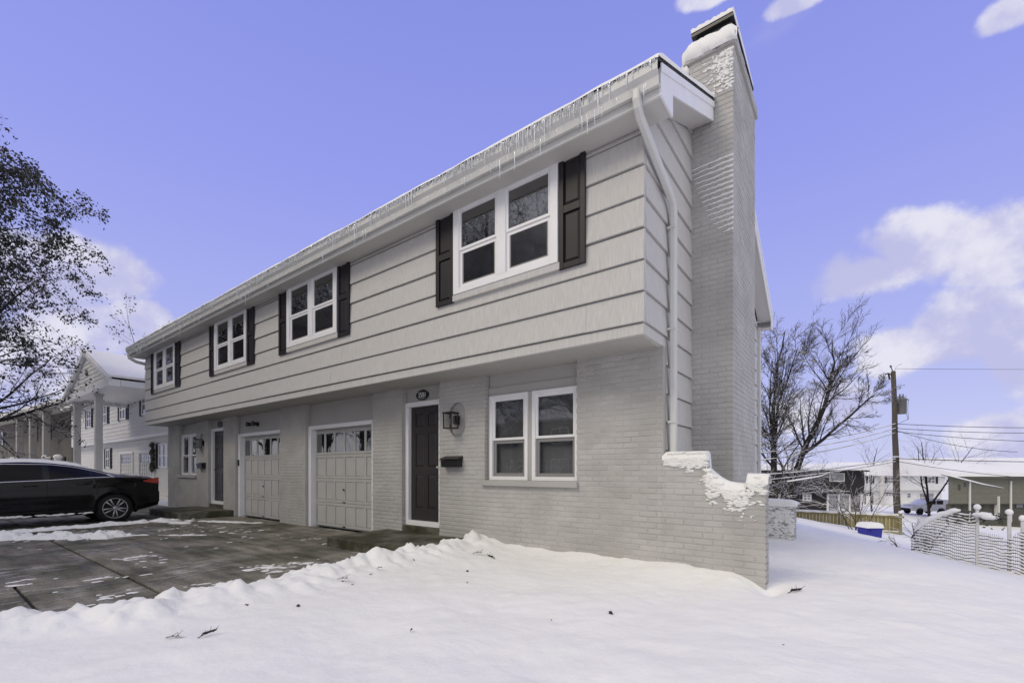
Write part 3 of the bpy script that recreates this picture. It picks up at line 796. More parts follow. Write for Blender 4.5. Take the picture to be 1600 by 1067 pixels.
def downspout(pts, parent, name='downspout'):
    d = MB(); P = [Vector(p) for p in pts]
    ring = []
    hx, hy = .034, .046
    for i, p in enumerate(P):
        t = (P[min(i + 1, len(P) - 1)] - P[max(i - 1, 0)]).normalized()
        a = Vector((1, 0, 0)); b = t.cross(a).normalized()
        ring.append([p + a * hx + b * hy * .8, p + a * hx * .6 + b * hy, p - a * hx * .6 + b * hy, p - a * hx + b * hy * .8, p - a * hx - b * hy * .8, p - a * hx * .6 - b * hy, p + a * hx * .6 - b * hy, p + a * hx - b * hy * .8, p + a * hx + b * hy * .8])
    d.grid([[tuple(q) for q in r] for r in ring], True)
    return d.build(name, M['gutter'], parent)
xd = XE + .085
downspout([(xd, 4.41, 4.985), (xd, 4.41, 4.90), (xd, 4.43, 4.84), (xd, 4.49, 4.78), (xd, 5.40, 4.46), (xd, 5.52, 4.40), (xd, 5.56, 4.31), (xd, 5.56, 4.2), (xd, 5.56, .05)], house)
st = MB()
for z in (4.1, 2.9, 1.8): st.box(XE + .03, xd + .037, 5.50, 5.62, z, z + .025)
st.build('downspout_strap', M['gutter'], house)
downspout([(X0 + .12, 4.41, 4.97), (X0 + .12, 4.43, 4.86), (X0 + .14, 4.6, 4.76), (X0 + .2, 5.0, 4.70), (X0 + .2, 6.3, 4.60), (X0 + .2, 6.45, 4.5), (X0 + .2, 6.45, 4.3), (X0 + .2, 6.45, .1)], house)
downspout([(XE + .05, 11.9, 4.5), (XE + .05, 11.93, 4.3), (XE + .05, 11.93, 0)], house)

# --- chimney
CX, CF, CB, CT = -1.265, 6.56, 8.19, 6.80
ch = MB().box(XE - .02, CX - .006, CF + .006, CB - .009, -.4, CT + .25).build('chimney', M['mortar'], house)
brick_region('F', XE, CX - .001, -.1, CT, CF)
brick_region('S', CF + .10, CB, -.1, CT, CX)
qb = []                                                   # corner bricks of the outer face: alternate headers
cap = MB()
brick_region('F', XE - .06, CX + .035, CT + .004, CT + .15, CF - .04, z_org=CT + .004)
brick_region('S', CF + .06, CB + .03, CT + .004, CT + .15, CX + .036, z_org=CT + .004)
MB().box(XE - .05, CX + .026, CF - .03, CB + .03, CT + .0, CT + .15).build('chimney_crown', M['mortar'], house)
flue = MB().box(XE + .06, CX - .04, CF + .11, CB - .1, CT + .15, CT + .42)
fl = flue.build('chimney_cap', M['black'], house)
MB().box(XE + .00, CX - .012, CF + .06, CB - .05, CT + .421, CT + .46).build('cap_lid', M['black'], fl)
def sheet(P, name, parent, m='snowf', flip=False):
    return MB().grid(P, flip).build(name, M[m], parent, True)
cs = MB()                                                 # snow banked over the crown, leaning in to the cap
rg = random.Random(5)
nx = 26; prof = [(-.045, CT + .02), (-.075, CT + .05), (-.085, CT + .12), (-.06, CT + .20), (-.01, CT + .27), (.06, CT + .33), (.12, CT + .36)]
P = []
for i in range(nx):
    x = XE - .10 + (CX + .05 - XE + .10) * i / (nx - 1)
    e = .35 + .65 * min(1, i / 3, (nx - 1 - i) / 3)
    row = []
    for j, (dy, z) in enumerate(prof):
        n = float(fbm(np.array([x * 9.]), np.array([j * .9]), 91, 3)[0])
        row.append((x, CF + (dy + .045 * n) * (1 if dy > 0 else e), CT + (z - CT) * (e * .5 + .5) + .03 * n * (j < 2)))
    P.append(row)
cs.grid(P, True)
for k in range(12): cs.blob((XE - .07 + rg.uniform(-.03, .02), CF + rg.uniform(-.03, .5), CT + .02 + k * .025 - (k % 3) * .1), (.05, .08, .07), k)
cs.build('crown_snow', M['snowf'], ch, True)
ls = MB()
P = []
for i in range(20):
    x = XE - .005 + (CX - .012 - XE) * i / 19
    P.append([(x, CF + .055, CT + .472), (x, CF + .05, CT + .52 + .012 * math.sin(i * 1.9)), (x, CF + .10, CT + .56 + .015 * math.sin(i * 2.7)), (x, CF + .5, CT + .58), (x, CB - .06, CT + .53), (x, CB - .05, CT + .472)])
ls.grid(P, True)
ls.add([P[-1][k] for k in range(6)], [(0,1,2,3,4,5)]); ls.add([P[0][k] for k in range(6)], [(5,4,3,2,1,0)])
ls.build('cap_snow', M['snowf'], fl, True)
fs = MB()                                                 # wind-blown snow stuck to the chimney face: a flecked patch and ledge lines
for k in range(230):
    x = CX - abs(rg.gauss(0, .15)) - .01; z = CT - .05 - rg.random() ** 1.3 * .52
    if x < XE + .15: continue
    fs.blob((x, CF - .002, z), (rg.uniform(.012, .035), .012, rg.uniform(.006, .016)), k, .3, 7, 4)
zt = 5.30; kz = 0
zz = math.floor(4.36 / PITCH) * PITCH
while zz < zt:
    tfr = max(0, zz - 4.36) / (zt - 4.36)
    x0 = CX - .12 - .42 * tfr ** .55
    n = 14; pts = []; rr = []
    for i in range(n):
        x = x0 + (CX - x0) * i / (n - 1)
        pts.append((x, CF - .006, zz + BH - .002 + rg.uniform(-.006, .006) - .012 * (1 - i / n))); rr.append((.006 + .011 * (i / n) ** .7) * rg.uniform(.75, 1.2))
    fs.tube(pts, rr, 6); zz += PITCH
fs.build('blown_snow', M['snowf'], ch, True)['kind'] = 'stuff'

put_bricks(bricks, house)

# --- doorstep slabs
def step(x0, x1, y0, z1, label):
    n = 30; P = []
    rg = random.Random(int(x0 * 10))
    mb = MB().box(x0, x1, y0, YB - .004, -.06, z1)
    o = mb.build('front_step', M['moss'], None, bevel=.02)
    tag(o, label, 'step', 'concrete doorsteps of the grey house')
step(-6.84, -4.55, 4.18, .165, 'mossy concrete step at the near front door, half under snow')
step(-15.75, -13.34, 4.18, .165, 'low concrete step at the far front door behind the black car')

# ------------------------------------------------------------------ wing wall and stub wall
WX1 = -.735
wing = thing('wing_wall', (-1.27, YB + .1, 0), 'low painted brick wing wall stepping down from the house corner, capped with snow', 'brick wall')
def wing_top(x):
    if x < -1.315: return 1.40
    if x < -.915:
        t = (x + 1.315) / .40
        return 1.02 + .20 * (1 - t) ** 2.6 if t > .04 else 1.22
    return 1.15
def wt(p, q, z0, z1):
    out = []; n = max(1, int((q - p) / .02)); run = None
    for i in range(n + 1):
        x = p + (q - p) * i / n
        ok = wing_top(min(x, WX1)) > z1
        if ok and run is None: run = x
        if (not ok) and run is not None: out.append((run, x)); run = None
    if run is not None: out.append((run, q))
    return out
wb = []
brick_region('F', XE + .001, WX1, -.30, 1.45, YB, None, wt, lst=wb)
poly = [(XE + .014, -.4)] + [(WX1 - .008, -.4), (WX1 - .008, 1.12), (-.907, 1.12)] + [(-.915 - .40 * i / 16, wing_top(-.9151 - .3999 * i / 16) - .03) for i in range(1, 16)] + [(-1.323, 1.2), (-1.323, 1.37), (XE + .014, 1.37)]
MB().prism(poly, 'y', YB + .0048, YB + .20).build('wall_core', M['mortar'], wing)
for k in range(-4, 17):
    z = k * PITCH
    if z + BH < 1.12: wb.append((YB + .105 if k % 2 else YB + .10, YB + .20, z, 'S', WX1 + .001))
put_bricks(wb, wing, 300)
sn = MB(); P = []
xs = [XE + .0, XE + .03] + list(np.linspace(XE + .08, -1.34, 14)) + [-1.318, -1.306] + list(np.linspace(-1.29, -.93, 18)) + [-.912, -.90] + list(np.linspace(-.88, -.75, 7)) + [-.725, -.712]
for i, x in enumerate(xs):
    base = wing_top(min(max(x, XE), WX1 - .001)); e = float(fbm(np.array([x * 7.]), np.array([.3]), 95, 3)[0])
    th = .042 + .012 * e
    if -1.30 < x < -.93: th += .02
    if x < XE + .02 or x > -.715: th = .012
    if -.90 < x < -.74: th += .0
    row = []
    for j in range(9):
        a = math.pi * j / 8
        row.append((x, YB + .10 - .118 * math.cos(a) * (1 if j not in (0, 8) else .99), base - .03 + (th + .045) * math.sin(a) ** .55 if j not in (0, 8) else base - .05 + .02 * e))
    P.append(row)
sn.grid(P, True)
rg = random.Random(8)
for k in range(900):                                      # broken lines of snow caught on the brick ledges
    x = rg.uniform(XE + .04, WX1 - .02); t = wing_top(min(x, WX1 - .01)); dz = abs(rg.gauss(0, .10)) * (1.3 if x > -1.45 else 1.0) + .015
    if x > -.92: dz *= 1.7
    if dz > .46: continue
    big = max(.3, 1 - dz * 2.0); z = (math.floor((t - dz) / PITCH) * PITCH + BH + rg.uniform(-.006, .012)) if k % 5 < 2 else t - dz - .01
    if fbm(np.array([x * 6.]), np.array([z * 9.]), 121, 3)[0] < -.22 + dz * .6: continue
    sn.blob((x, YB - .002, z), (rg.uniform(.02, .06) * big, .016 * big + .003, rg.uniform(.008, .022) * big), k, .4, 8, 5)
for k in range(90):
    x = rg.uniform(XE + .04, WX1 - .02); t = wing_top(min(x, WX1 - .01))
    sn.blob((x, YB - .003, t - .02 - abs(rg.gauss(0, .035))), (rg.uniform(.02, .05), .016, rg.uniform(.010, .022)), k + 900, .4, 8, 5)
sn.build('snow', M['snowf'], wing, True)

stub = thing('stub_wall', (-1.3, 9.6, 0), 'short brick wall stub behind the wing wall, plastered and capped with snow', 'brick wall')
SY, SX = 9.45, -.86
sb = []; brick_region('F', XE + .04, SX, -.5, .62, SY, lst=sb)
MB().box(XE + .035, SX - .008, SY + .009, SY + .5, -.7, .62).build('wall_core', M['mortar'], stub)
for k in range(-6, 9):
    for y0, y1 in ((SY + .10, SY + .30), (SY + .31, SY + .5)): sb.append((y0, y1, k * PITCH, 'S', SX))
put_bricks(sb, stub, 300)
s2 = MB(); P = []
for i in range(22):
    x = XE + .03 + (SX + .06 - XE - .03) * i / 21; e = float(fbm(np.array([x * 6.]), np.array([.7]), 96, 3)[0]); k = min(1, (21 - i) / 3)
    P.append([(x, SY + .25 - .30 * math.cos(math.pi * j / 8), .60 + (.05 + .07 * k ** .5 + .02 * e) * math.sin(math.pi * j / 8) ** .5) for j in range(9)])
s2.grid(P, True)
for k in range(620):
    x = rg.uniform(XE + .25, SX - .01); z = rg.uniform(-.3, .6)
    s2.blob((x, SY - .004, z), (rg.uniform(.02, .06), .017, rg.uniform(.012, .026)), k, .35, 7, 4)
s2.build('snow', M['snowf'], stub, True)

# ------------------------------------------------------------------ lamps, mailboxes, number plaque
def wall_lamp(cx, label):
    t = thing('wall_lamp', (cx, YB, 1.9), label, 'wall lamp', 'black lantern wall lamps')
    f = MB(); x0, x1, y0, y1, z0, z1 = cx - .09, cx + .09, YB - .20, YB - .03, 1.915, 2.14
    b = .013
    for x in (x0, x1 - b):
        for y in (y0, y1 - b): f.box(x, x + b, y, y + b, z0, z1)
    f.box(x0 - .008, x1 + .008, y0 - .008, y1 + .008, z1, z1 + .022); f.box(x0, x1, y0, y1, z0 - .016, z0)
    f.build('frame', M['black'], t)
    MB().box(cx - .035, cx + .035, YB - .029, YB + .060, 1.98, 2.12).build('back_plate', M['black'], t)
    g = MB(); g.box(x0 + .004, x0 + .008, y0 + .014, y1 - .014, z0, z1); g.box(x1 - .008, x1 - .004, y0 + .014, y1 - .014, z0, z1); g.box(x0 + .014, x1 - .014, y0 + .004, y0 + .008, z0, z1)
    g.build('glass', M['glass'], t)
    MB().lathe([(.012, 0), (.012, .07), (.026, .10), (.028, .13), (.012, .16)], (cx, YB - .115, z0), 'z', 10).build('bulb', M['lampglass'], t, True)
wall_lamp(-5.13, 'square black lantern in the oval niche between the near door and front window')
wall_lamp(-15.50, 'square black lantern beside the far front door above the black car')
def mailbox(cx, label):
    t = thing('mailbox', (cx, YB, 1.3), label, 'mailbox', 'black wall mailboxes')
    b = MB(); b.prism([(YB - .002, 1.29), (YB - .10, 1.29), (YB - .115, 1.40), (YB - .002, 1.40)], 'x', cx - .19, cx + .19); b.build('box', M['black'], t, bevel=.005)
    b = MB(); b.prism([(YB - .002, 1.403), (YB - .13, 1.403), (YB - .128, 1.425), (YB - .002, 1.47)], 'x', cx - .20, cx + .20); b.build('lid', M['black'], t, bevel=.004)
mailbox(-5.17, 'narrow black mailbox under the lantern right of the near front door')
mailbox(-15.42, 'small black mailbox on the brick left of the far front door')

def plaque(cx, cz, label, text=None):
    t = thing('house_number', (cx, YR, cz), label, 'house number', 'house number plaques')
    a, b = .15, .085; pts = []
    for k in range(40):
        an = 2 * math.pi * k / 40; c, s = math.cos(an), math.sin(an)
        r = 1 + .06 * math.cos(4 * an)
        pts.append((cx + a * r * abs(c) ** .75 * (1 if c > 0 else -1), cz + b * r * abs(s) ** .75 * (1 if s > 0 else -1)))
    MB().prism(pts, 'y', YR - .001, YR - .018).build('plate', M['black'], t)
    if text:
        cu = bpy.data.curves.new('numerals', 'FONT'); cu.body = text; cu.size = .125; cu.align_x = 'CENTER'; cu.align_y = 'CENTER'; cu.extrude = .003; cu.resolution_u = 3
        tmp = bpy.data.objects.new('numerals_curve', cu); COL.objects.link(tmp)
        dg = bpy.context.evaluated_depsgraph_get(); me = bpy.data.meshes.new_from_object(tmp.evaluated_get(dg)); bpy.data.objects.remove(tmp)
        me.name = 'numerals'; me.materials.clear(); me.materials.append(M['white_print'])
        o = bpy.data.objects.new('numerals', me); link(o, t); o.location = (cx, YR - .022, cz); o.rotation_euler = (R(90), 0, 0); o.scale = (.82, 1, 1)
        MB().box(cx - .07, cx + .07, YR - .023, YR - .019, cz - .062, cz - .056).build('underline', M['white_print'], t)
plaque(-6.03, 2.555, 'black scalloped number plaque reading 3501 above the near front door', '3501')
plaque(-14.52, 2.56, 'small dark number plaque above the far front door')
t = thing('flood_light', (-12.28, YR, 2.42), 'black twin-head flood light over the far garage door', 'flood light')
MB().lathe([(.06, 0), (.06, -.03)], (-12.20, YR, 2.42), 'y', 12).build('base', M['black'], t)
MB().tube([(-12.20, YR - .03, 2.42), (-12.25, YR - .08, 2.44), (-12.30, YR - .09, 2.44)], .014, 6).build('arm', M['black'], t)
for dx in (-.20, .10):
    MB().lathe([(.03, .10), (.05, .02), (.062, -.05), (.05, -.052)], (-12.22 + dx, YR - .14, 2.42), 'y', 12).build('lamp_head', M['black'], t, True)

# ------------------------------------------------------------------ the black car (axis along Y, tail towards the house)
def car():
    XS, YT = -14.05, 3.98                                 # left flank, tail
    W = .92; xc = XS - W
    t = thing('parked_car', (xc, 1.6, 0), 'black four-door saloon parked tail-in at the left, snow on its roof', 'car')
    ip = lambda s, tab: float(np.interp(s, [a for a, _ in tab], [b for _, b in tab]))
    def smoothip(tab):
        a = np.array(tab); xs = np.linspace(a[0, 0], a[-1, 0], 400); ys = np.interp(xs, a[:, 0], a[:, 1])
        k = np.ones(17) / 17; yp = np.pad(ys, 8, mode='edge'); ys2 = np.convolve(yp, k, 'valid')
        return lambda s: float(np.interp(s, xs, ys2))
    TOP = smoothip([(0,.96),(.06,1.07),(.2,1.10),(.55,1.125),(.85,1.17),(1.2,1.28),(1.6,1.385),(2.0,1.435),(2.4,1.45),(2.75,1.435),(3.1,1.36),(3.45,1.19),(3.75,1.02),(4.3,.93),(4.65,.80),(4.87,.60)])
    BELT = smoothip([(0,.93),(.1,1.02),(.5,1.06),(.95,1.075),(1.4,1.055),(2.0,1.00),(3.0,.955),(3.6,.94),(3.9,.92),(4.4,.83),(4.7,.70),(4.87,.55)])
    PLAN = smoothip([(0,.78),(.08,.86),(.2,.92),(.45,.965),(.9,1.0),(2,1.0),(3.4,1.0),(4.0,.985),(4.5,.92),(4.75,.82),(4.87,.72)])
    ROOFW = smoothip([(0,.70),(.5,.66),(1.0,.62),(1.6,.60),(2.4,.62),(3.0,.64),(3.6,.72),(4.2,.72),(4.87,.6)])
    SW = (.90, 3.73)
    def bottom(s):
        z = .215 if .45 < s < 4.3 else .30
        if s < .45: z = .26 + .10 * (1 - s / .45)
        for sw in SW:
            d = abs(s - sw)
            if d < .375: z = max(z, .335 + math.sqrt(.375 ** 2 - d * d))
        return z
    def side_w(s, z):
        k = (z - .62) / .42
        w = W * PLAN(s) * (1 - .045 * k * k if k < 0 else 1 - .03 * k * k)
        w += .012 * math.exp(-((z - .92) / .05) ** 2) - .012 * math.exp(-((z - .48) / .10) ** 2)
        for sw in SW:
            d = math.hypot(s - sw, z - .335)
            w += .018 * math.exp(-((d - .39) / .05) ** 2)
        return w
    def gh(s, v):                                         # point on the cabin side, v 0 belt .. 1 roof edge
        zb, zt = BELT(s), TOP(s); w0, w1 = side_w(s, zb), W * ROOFW(s) / .92
        zr = zt - .035
        z = zb + (max(zr, zb + .005) - zb) * v
        x = w0 - .012 * min(1, v * 8) + (w1 - w0) * (v ** 1.25)
        return x, z
    st = sorted(set([round(i * .0487, 4) for i in range(101)] + [round(sw + d, 4) for sw in SW for d in (-.376, -.374, -.36, -.33, -.29, .29, .33, .36, .374, .376)]))
    st = [s for s in st if 0 <= s <= 4.87]
    P = []
    for s in st:
        b = bottom(s); zb = BELT(s); row = []
        half = [(0, b)] + [(side_w(s, b) - .05, b)] + [(side_w(s, b + (zb - b) * j / 10) - (.018 if j == 0 else 0), b + (zb - b) * j / 10) for j in range(11)]
        half += [gh(s, v) for v in (.06, .3, .55, .8, .92, 1)]
        xr, zr = gh(s, 1); zt = TOP(s)
        half += [(xr * q, zr + (max(zt, zr + .004) - zr) * (1 - q ** 2.2)) for q in (.93, .8, .6, .3)] + [(0, max(zt, zr + .004))]
        full = half + [(-x, z) for x, z in half[-2:0:-1]]
        P.append([(xc + x, YT - s, z) for x, z in full] + [(xc + half[0][0], YT - s, half[0][1])])
    b = MB(); b.grid(P, True); b.add(P[0][:-1], [tuple(range(len(P[0]) - 1))]); b.add(P[-1][:-1], [tuple(range(len(P[0]) - 1))[::-1]])
    body = b.build('body', M['carpaint'], t, True)
    dark = MB()
    for sw in SW:
        for sg in (1, -1): dark.lathe([(.36, 0), (.36, -.25 * sg)], (xc + sg * (W - .10), YT - sw, .335), 'x', 24)
    dark.build('wheel_well', M['tyre'], t)
    def patch(name, s0, s1, lo, hi, m, par, off=.004, n=14, sides=(1, -1)):
        for sg in sides:
            G = []
            for i in range(n + 1):
                s = s0 + (s1 - s0) * i / n; row = []
                for j in range(5):
                    v = lo(s) + (hi(s) - lo(s)) * j / 4; x, z = gh(s, v); row.append((xc + sg * (x + off), YT - s, z + off * .3))
                G.append(row)
            MB().grid(G, sg > 0).build(name, M[m], par, True)
    def hi(s):
        zb, zt = BELT(s), TOP(s) - .035; zt_win = min(1.355, zt - .045)
        return max(.07, (zt_win - zb) / max(.02, zt - zb))
    lo = lambda s: .06
    patch('window', .98, 1.30, lo, hi, 'carglass', t); patch('window', 1.34, 2.02, lo, hi, 'carglass', t); patch('window', 2.13, 3.22, lo, hi, 'carglass', t)
    for sg in (1, -1):
        lo_p = [gh(.90 + (3.25 - .90) * i / 30, .05) for i in range(31)]; ss = [.90 + (3.25 - .90) * i / 30 for i in range(31)]
        tr = MB(); tr.tube([(xc + sg * (x + .006), YT - s, z) for (x, z), s in zip(lo_p, ss)], .0095, 5)
        up = [gh(s, hi(s) + .03) for s in ss]
        tr.tube([(xc + sg * (x + .006), YT - s, z) for (x, z), s in zip(up, ss)], .0085, 5)
        tr.tube([(xc + sg * (gh(.90, .05)[0] + .007), YT - .895, gh(.90, .05)[1]), (xc + sg * (gh(.93, .3)[0] + .006), YT - .96, gh(.96, .2)[1]), (xc + sg * (gh(1.0, .5)[0] + .006), YT - 1.03, gh(1.03, hi(1.03))[1])], .012, 5)
        tr.build('chrome_trim', M['chrome'], t, True)
        gp = MB()
        for s in (1.22, 2.07, 3.18):
            gp.tube([(xc + sg * (side_w(s, z) + .001), YT - s - (.10 * max(0, (z - .7)) if s == 1.22 else 0), z) for z in np.linspace(.33, BELT(s) - .01, 9)], .005, 4)
        gp.tube([(xc + sg * (side_w(s, .33) + .001), YT - s, .335) for s in np.linspace(1.3, 3.2, 12)], .005, 4)
        gp.build('door_gap', M['tyre'], t)
        for s, z in ((1.37, .925), (2.22, .90)):
            x = side_w(s, z); hd = MB(); hd.tube([(xc + sg * (x - .005), YT - s, z), (xc + sg * (x + .028), YT - s - .04, z), (xc + sg * (x + .03), YT - s - .16, z - .004), (xc + sg * (x - .004), YT - s - .21, z - .004)], .013, 6)
            hd.build('door_handle', M['carpaint'], t, True)
        G = []
        for i in range(9):
            s = .0 + .36 * i / 8; row = []
            for j in range(5):
                k = 1 - (i / 8) ** 1.5
                z = .985 - .012 * i / 8 + (j / 4 - .5) * .15 * (.12 + .88 * k)
                row.append((xc + sg * (side_w(s, z) + .006), YT - s + .004, z))
            G.append(row)
        MB().grid(G, sg > 0).build('tail_light', M['redlamp'], t, True)
        MB().blob((xc + sg * (W + .10), YT - 3.18, 1.0), (.09, .06, .07), 3, .05).build('wing_mirror', M['carpaint'], t, True)
    bp = MB(); bp.box(xc - .72, xc + .72, YT - .03, YT + .03, .42, .72); bp.build('rear_bumper', M['carpaint'], t, bevel=.03)
    # wheels
    def wheel(sw, sg):
        cy, cz = YT - sw, .335; xo = xc + sg * (W - .015)
        h = MB().lathe([(.205, -.20 * sg), (.30, -.20 * sg), (.332, -.165 * sg), (.335, -.05 * sg), (.318, -.012 * sg), (.27, 0), (.245, -.004 * sg), (.235, -.02 * sg)], (xo, cy, cz), 'x', 40).build('tyre', M['tyre'], None, True)
        r = MB(); r.lathe([(.236, -.19 * sg), (.243, -.012 * sg), (.238, -.004 * sg), (.226, -.010 * sg), (.218, -.05 * sg), (.214, -.18 * sg)], (xo, cy, cz), 'x', 40)
        r.lathe([(.06, -.06 * sg), (.055, -.022 * sg), (.03, -.016 * sg)], (xo, cy, cz), 'x', 16)
        for k in range(10):
            a = 2 * math.pi * k / 10 + (.11 if k % 2 else -.11); q = 2 * math.pi * k / 10
            p0 = (xo - .032 * sg, cy + .045 * math.cos(q), cz + .045 * math.sin(q)); p1 = (xo - .014 * sg, cy + .228 * math.cos(a), cz + .228 * math.sin(a))
            r.tube([p0, ((p0[0] + p1[0]) / 2 + .006 * sg, (p0[1] + p1[1]) / 2, (p0[2] + p1[2]) / 2), p1], [.019, .016, .020], 5)
        rim = r.build('rim', M['rim'], h, True)
        k = MB().lathe([(.17, -.10 * sg), (.17, -.08 * sg)], (xo, cy, cz), 'x', 24).build('brake_disc', M['tyre'], h)
        h.name = 'wheel'; h.parent = t; h.matrix_parent_inverse = Matrix.Translation(-Vector(t.location))
    for sw in SW:
        for sg in (1, -1): wheel(sw, sg)
    # roof snow, with a scalloped edge, snow on the sill
    G = []
    for i in range(47):
        s = 1.28 + (3.05 - 1.28) * i / 46; row = []
        for j in range(23):
            q = -1 + 2 * j / 22
            w = gh(s, 1)[0] * (.97 + .03 * math.sin(s * 5)); xr, zr = gh(s, 1); x = q * w
            e = float(fbm(np.array([s * 3.]), np.array([q * 3.]), 101, 4)[0]); ed = min(1, (1 - abs(q)) * 6) * min(1, i / 5, (46 - i) / 5)
            zc2 = zr + (TOP(s) - zr) * (1 - abs(q) ** 2.2)
            row.append((xc + x, YT - s, zc2 + (.055 + .03 * e) * ed ** .5 - .004))
        G.append(row)
    MB().grid(G, True).build('roof_snow', M['snowf'], t, True)
    rg = random.Random(3); sl2 = MB()
    for k in range(60):
        s = rg.uniform(1.35, 3.3); sl2.blob((xc + side_w(s, .26) + .004, YT - s, .245 + rg.uniform(-.01, .02)), (.018, rg.uniform(.03, .08), rg.uniform(.008, .018)), k, .3, 7, 4)
    for k in range(14): s = .2 + rg.random() * .5; sl2.blob((xc + rg.uniform(-.6, .75), YT - s, TOP(s) + .003), (.06, .06, .016), k, .3, 8, 4)
    sl2.build('sill_snow', M['snowf'], t, True)
car()

# ------------------------------------------------------------------ trees
def grow_tree(seed, trunks, depth, cfg):
    """returns wood MB, snow MB, twig tips"""
    rg = random.Random(seed); wood = MB(); snow = MB(); tips = []
    def grow(p, d, L, r, lv, path=None):
        c = cfg[lv]; n = c['n']; pts = [p.copy()]; rr = [r]; q = p.copy(); dd = d.copy()
        if path:
            n = len(path) * 2 - 2; pts = []
            for i in range(n + 1):
                a = path[i // 2]; pts.append(a.copy() if i % 2 == 0 else a.lerp(path[i // 2 + 1], .5) + Vector((rg.gauss(0, .04), rg.gauss(0, .04), 0)))
            rr = [r * (1 - (1 - c['tap']) * i / n) for i in range(n + 1)]; L = sum((pts[i + 1] - pts[i]).length for i in range(n)); dd = (pts[-1] - pts[-2]).normalized()
        for i in range(0 if path else n):
            dd = (dd + Vector((rg.gauss(0, c['wob']), rg.gauss(0, c['wob']), rg.gauss(0, c['wob']) + c['trop'])) + cfg.get('wind', Vector((0,0,0)))).normalized()
            q = q + dd * (L / n); pts.append(q.copy()); rr.append(r * (1 - (1 - c['tap']) * (i + 1) / n))
        wood.tube(pts, rr, c['sides'], False)
        if c.get('snow', 0) and rg.random() < c['snow']:
            a = 0 if lv else 1
            sp = []; sr = []
            for i in range(a, n + 1):
                up = 1 - abs(((pts[min(i + 1, n)] - pts[max(i - 1, 0)]).normalized()).z)
                sp.append(pts[i] + Vector((0, 0, rr[i] * .75 + .004))); sr.append(max(.0015, rr[i] * .85 * min(1, up * 1.3) * cfg.get('snowk', 1) + .002))
            if len(sp) > 1: snow.tube(sp, sr, 3, False)
        if lv + 1 >= depth:
            tips.append((pts[-1], dd, pts[len(pts) // 2])); return
        k = cfg[lv + 1]['count'] ; k = max(1, int(round(k * rg.uniform(.7, 1.3))))
        for j in range(k):
            t = c['from'] + (1 - c['from']) * (j + rg.random()) / k; f = min(t * n, n - .001); i = int(f); u = f - i
            pos = pts[i].lerp(pts[i + 1], u); base = (pts[i + 1] - pts[i]).normalized()
            az = rg.uniform(0, 6.283); o = base.orthogonal().normalized(); o = Matrix.Rotation(az, 3, base) @ o
            ang = R(rg.uniform(*cfg[lv + 1]['ang'])); nd = base * math.cos(ang) + o * math.sin(ang)
            grow(pos, nd.normalized(), L * cfg[lv + 1]['len'] * (1 - .45 * t) * rg.uniform(.7, 1.25), max(cfg.get('minr', .0025), (rr[i] * (1 - u) + rr[i + 1] * u) * cfg[lv + 1]['rad']), lv + 1)
        tips.append((pts[-1], dd, pts[-2]))
    for tk in trunks:
        if isinstance(tk[0], list): pa = [Vector(q) for q in tk[0]]; grow(pa[0], (pa[1] - pa[0]).normalized(), 1, tk[1], 0, pa)
        else: grow(Vector(tk[0]), Vector(tk[1]).normalized(), tk[2], tk[3], 0)
    return wood, snow, tips
def tree(name, loc, seed, trunks, depth, cfg, label, barkm='bark', group=None, leaves=0, leafsize=.06):
    w, s, tips = grow_tree(seed, trunks, depth, cfg)
    t = thing(name, loc, label, 'tree', group)
    for nm, mb, m in (('branches', w, M[barkm]), ('snow', s, M['snowf'])):
        if mb.f:
            o = mb.build(nm, m, None, False); o.parent = t
            if nm == 'snow': o['kind'] = 'stuff'
    if leaves:
        rg = random.Random(seed + 1); lf = MB()
        for (p, d, m) in tips:
            for k in range(leaves):
                c = m.lerp(p, rg.random() * 1.15) + Vector((rg.gauss(0, .07), rg.gauss(0, .07), rg.gauss(-.05, .06)))
                a = Vector((rg.gauss(0, 1), rg.gauss(0, 1), rg.gauss(-.9, .6))).normalized(); b = a.orthogonal().normalized(); b = Matrix.Rotation(rg.uniform(0, 6.28), 3, a) @ b
                L = leafsize * rg.uniform(.6, 1.3); ww = L * .28
                lf.add([tuple(c), tuple(c + a * L * .5 + b * ww), tuple(c + a * L), tuple(c + a * L * .5 - b * ww)], [(0, 1, 2, 3)])
        o = lf.build('leaves', M['leaf'], None); o.parent = t; o['kind'] = 'stuff'
    return t
def lv(n, wob, trop, tap, sides, count=0, ang=(25, 50), len=.5, rad=.5, frm=.25, snow=0.):
    return dict(n=n, wob=wob, trop=trop, tap=tap, sides=sides, count=count, ang=ang, len=len, rad=rad, snow=snow, **{'from': frm})

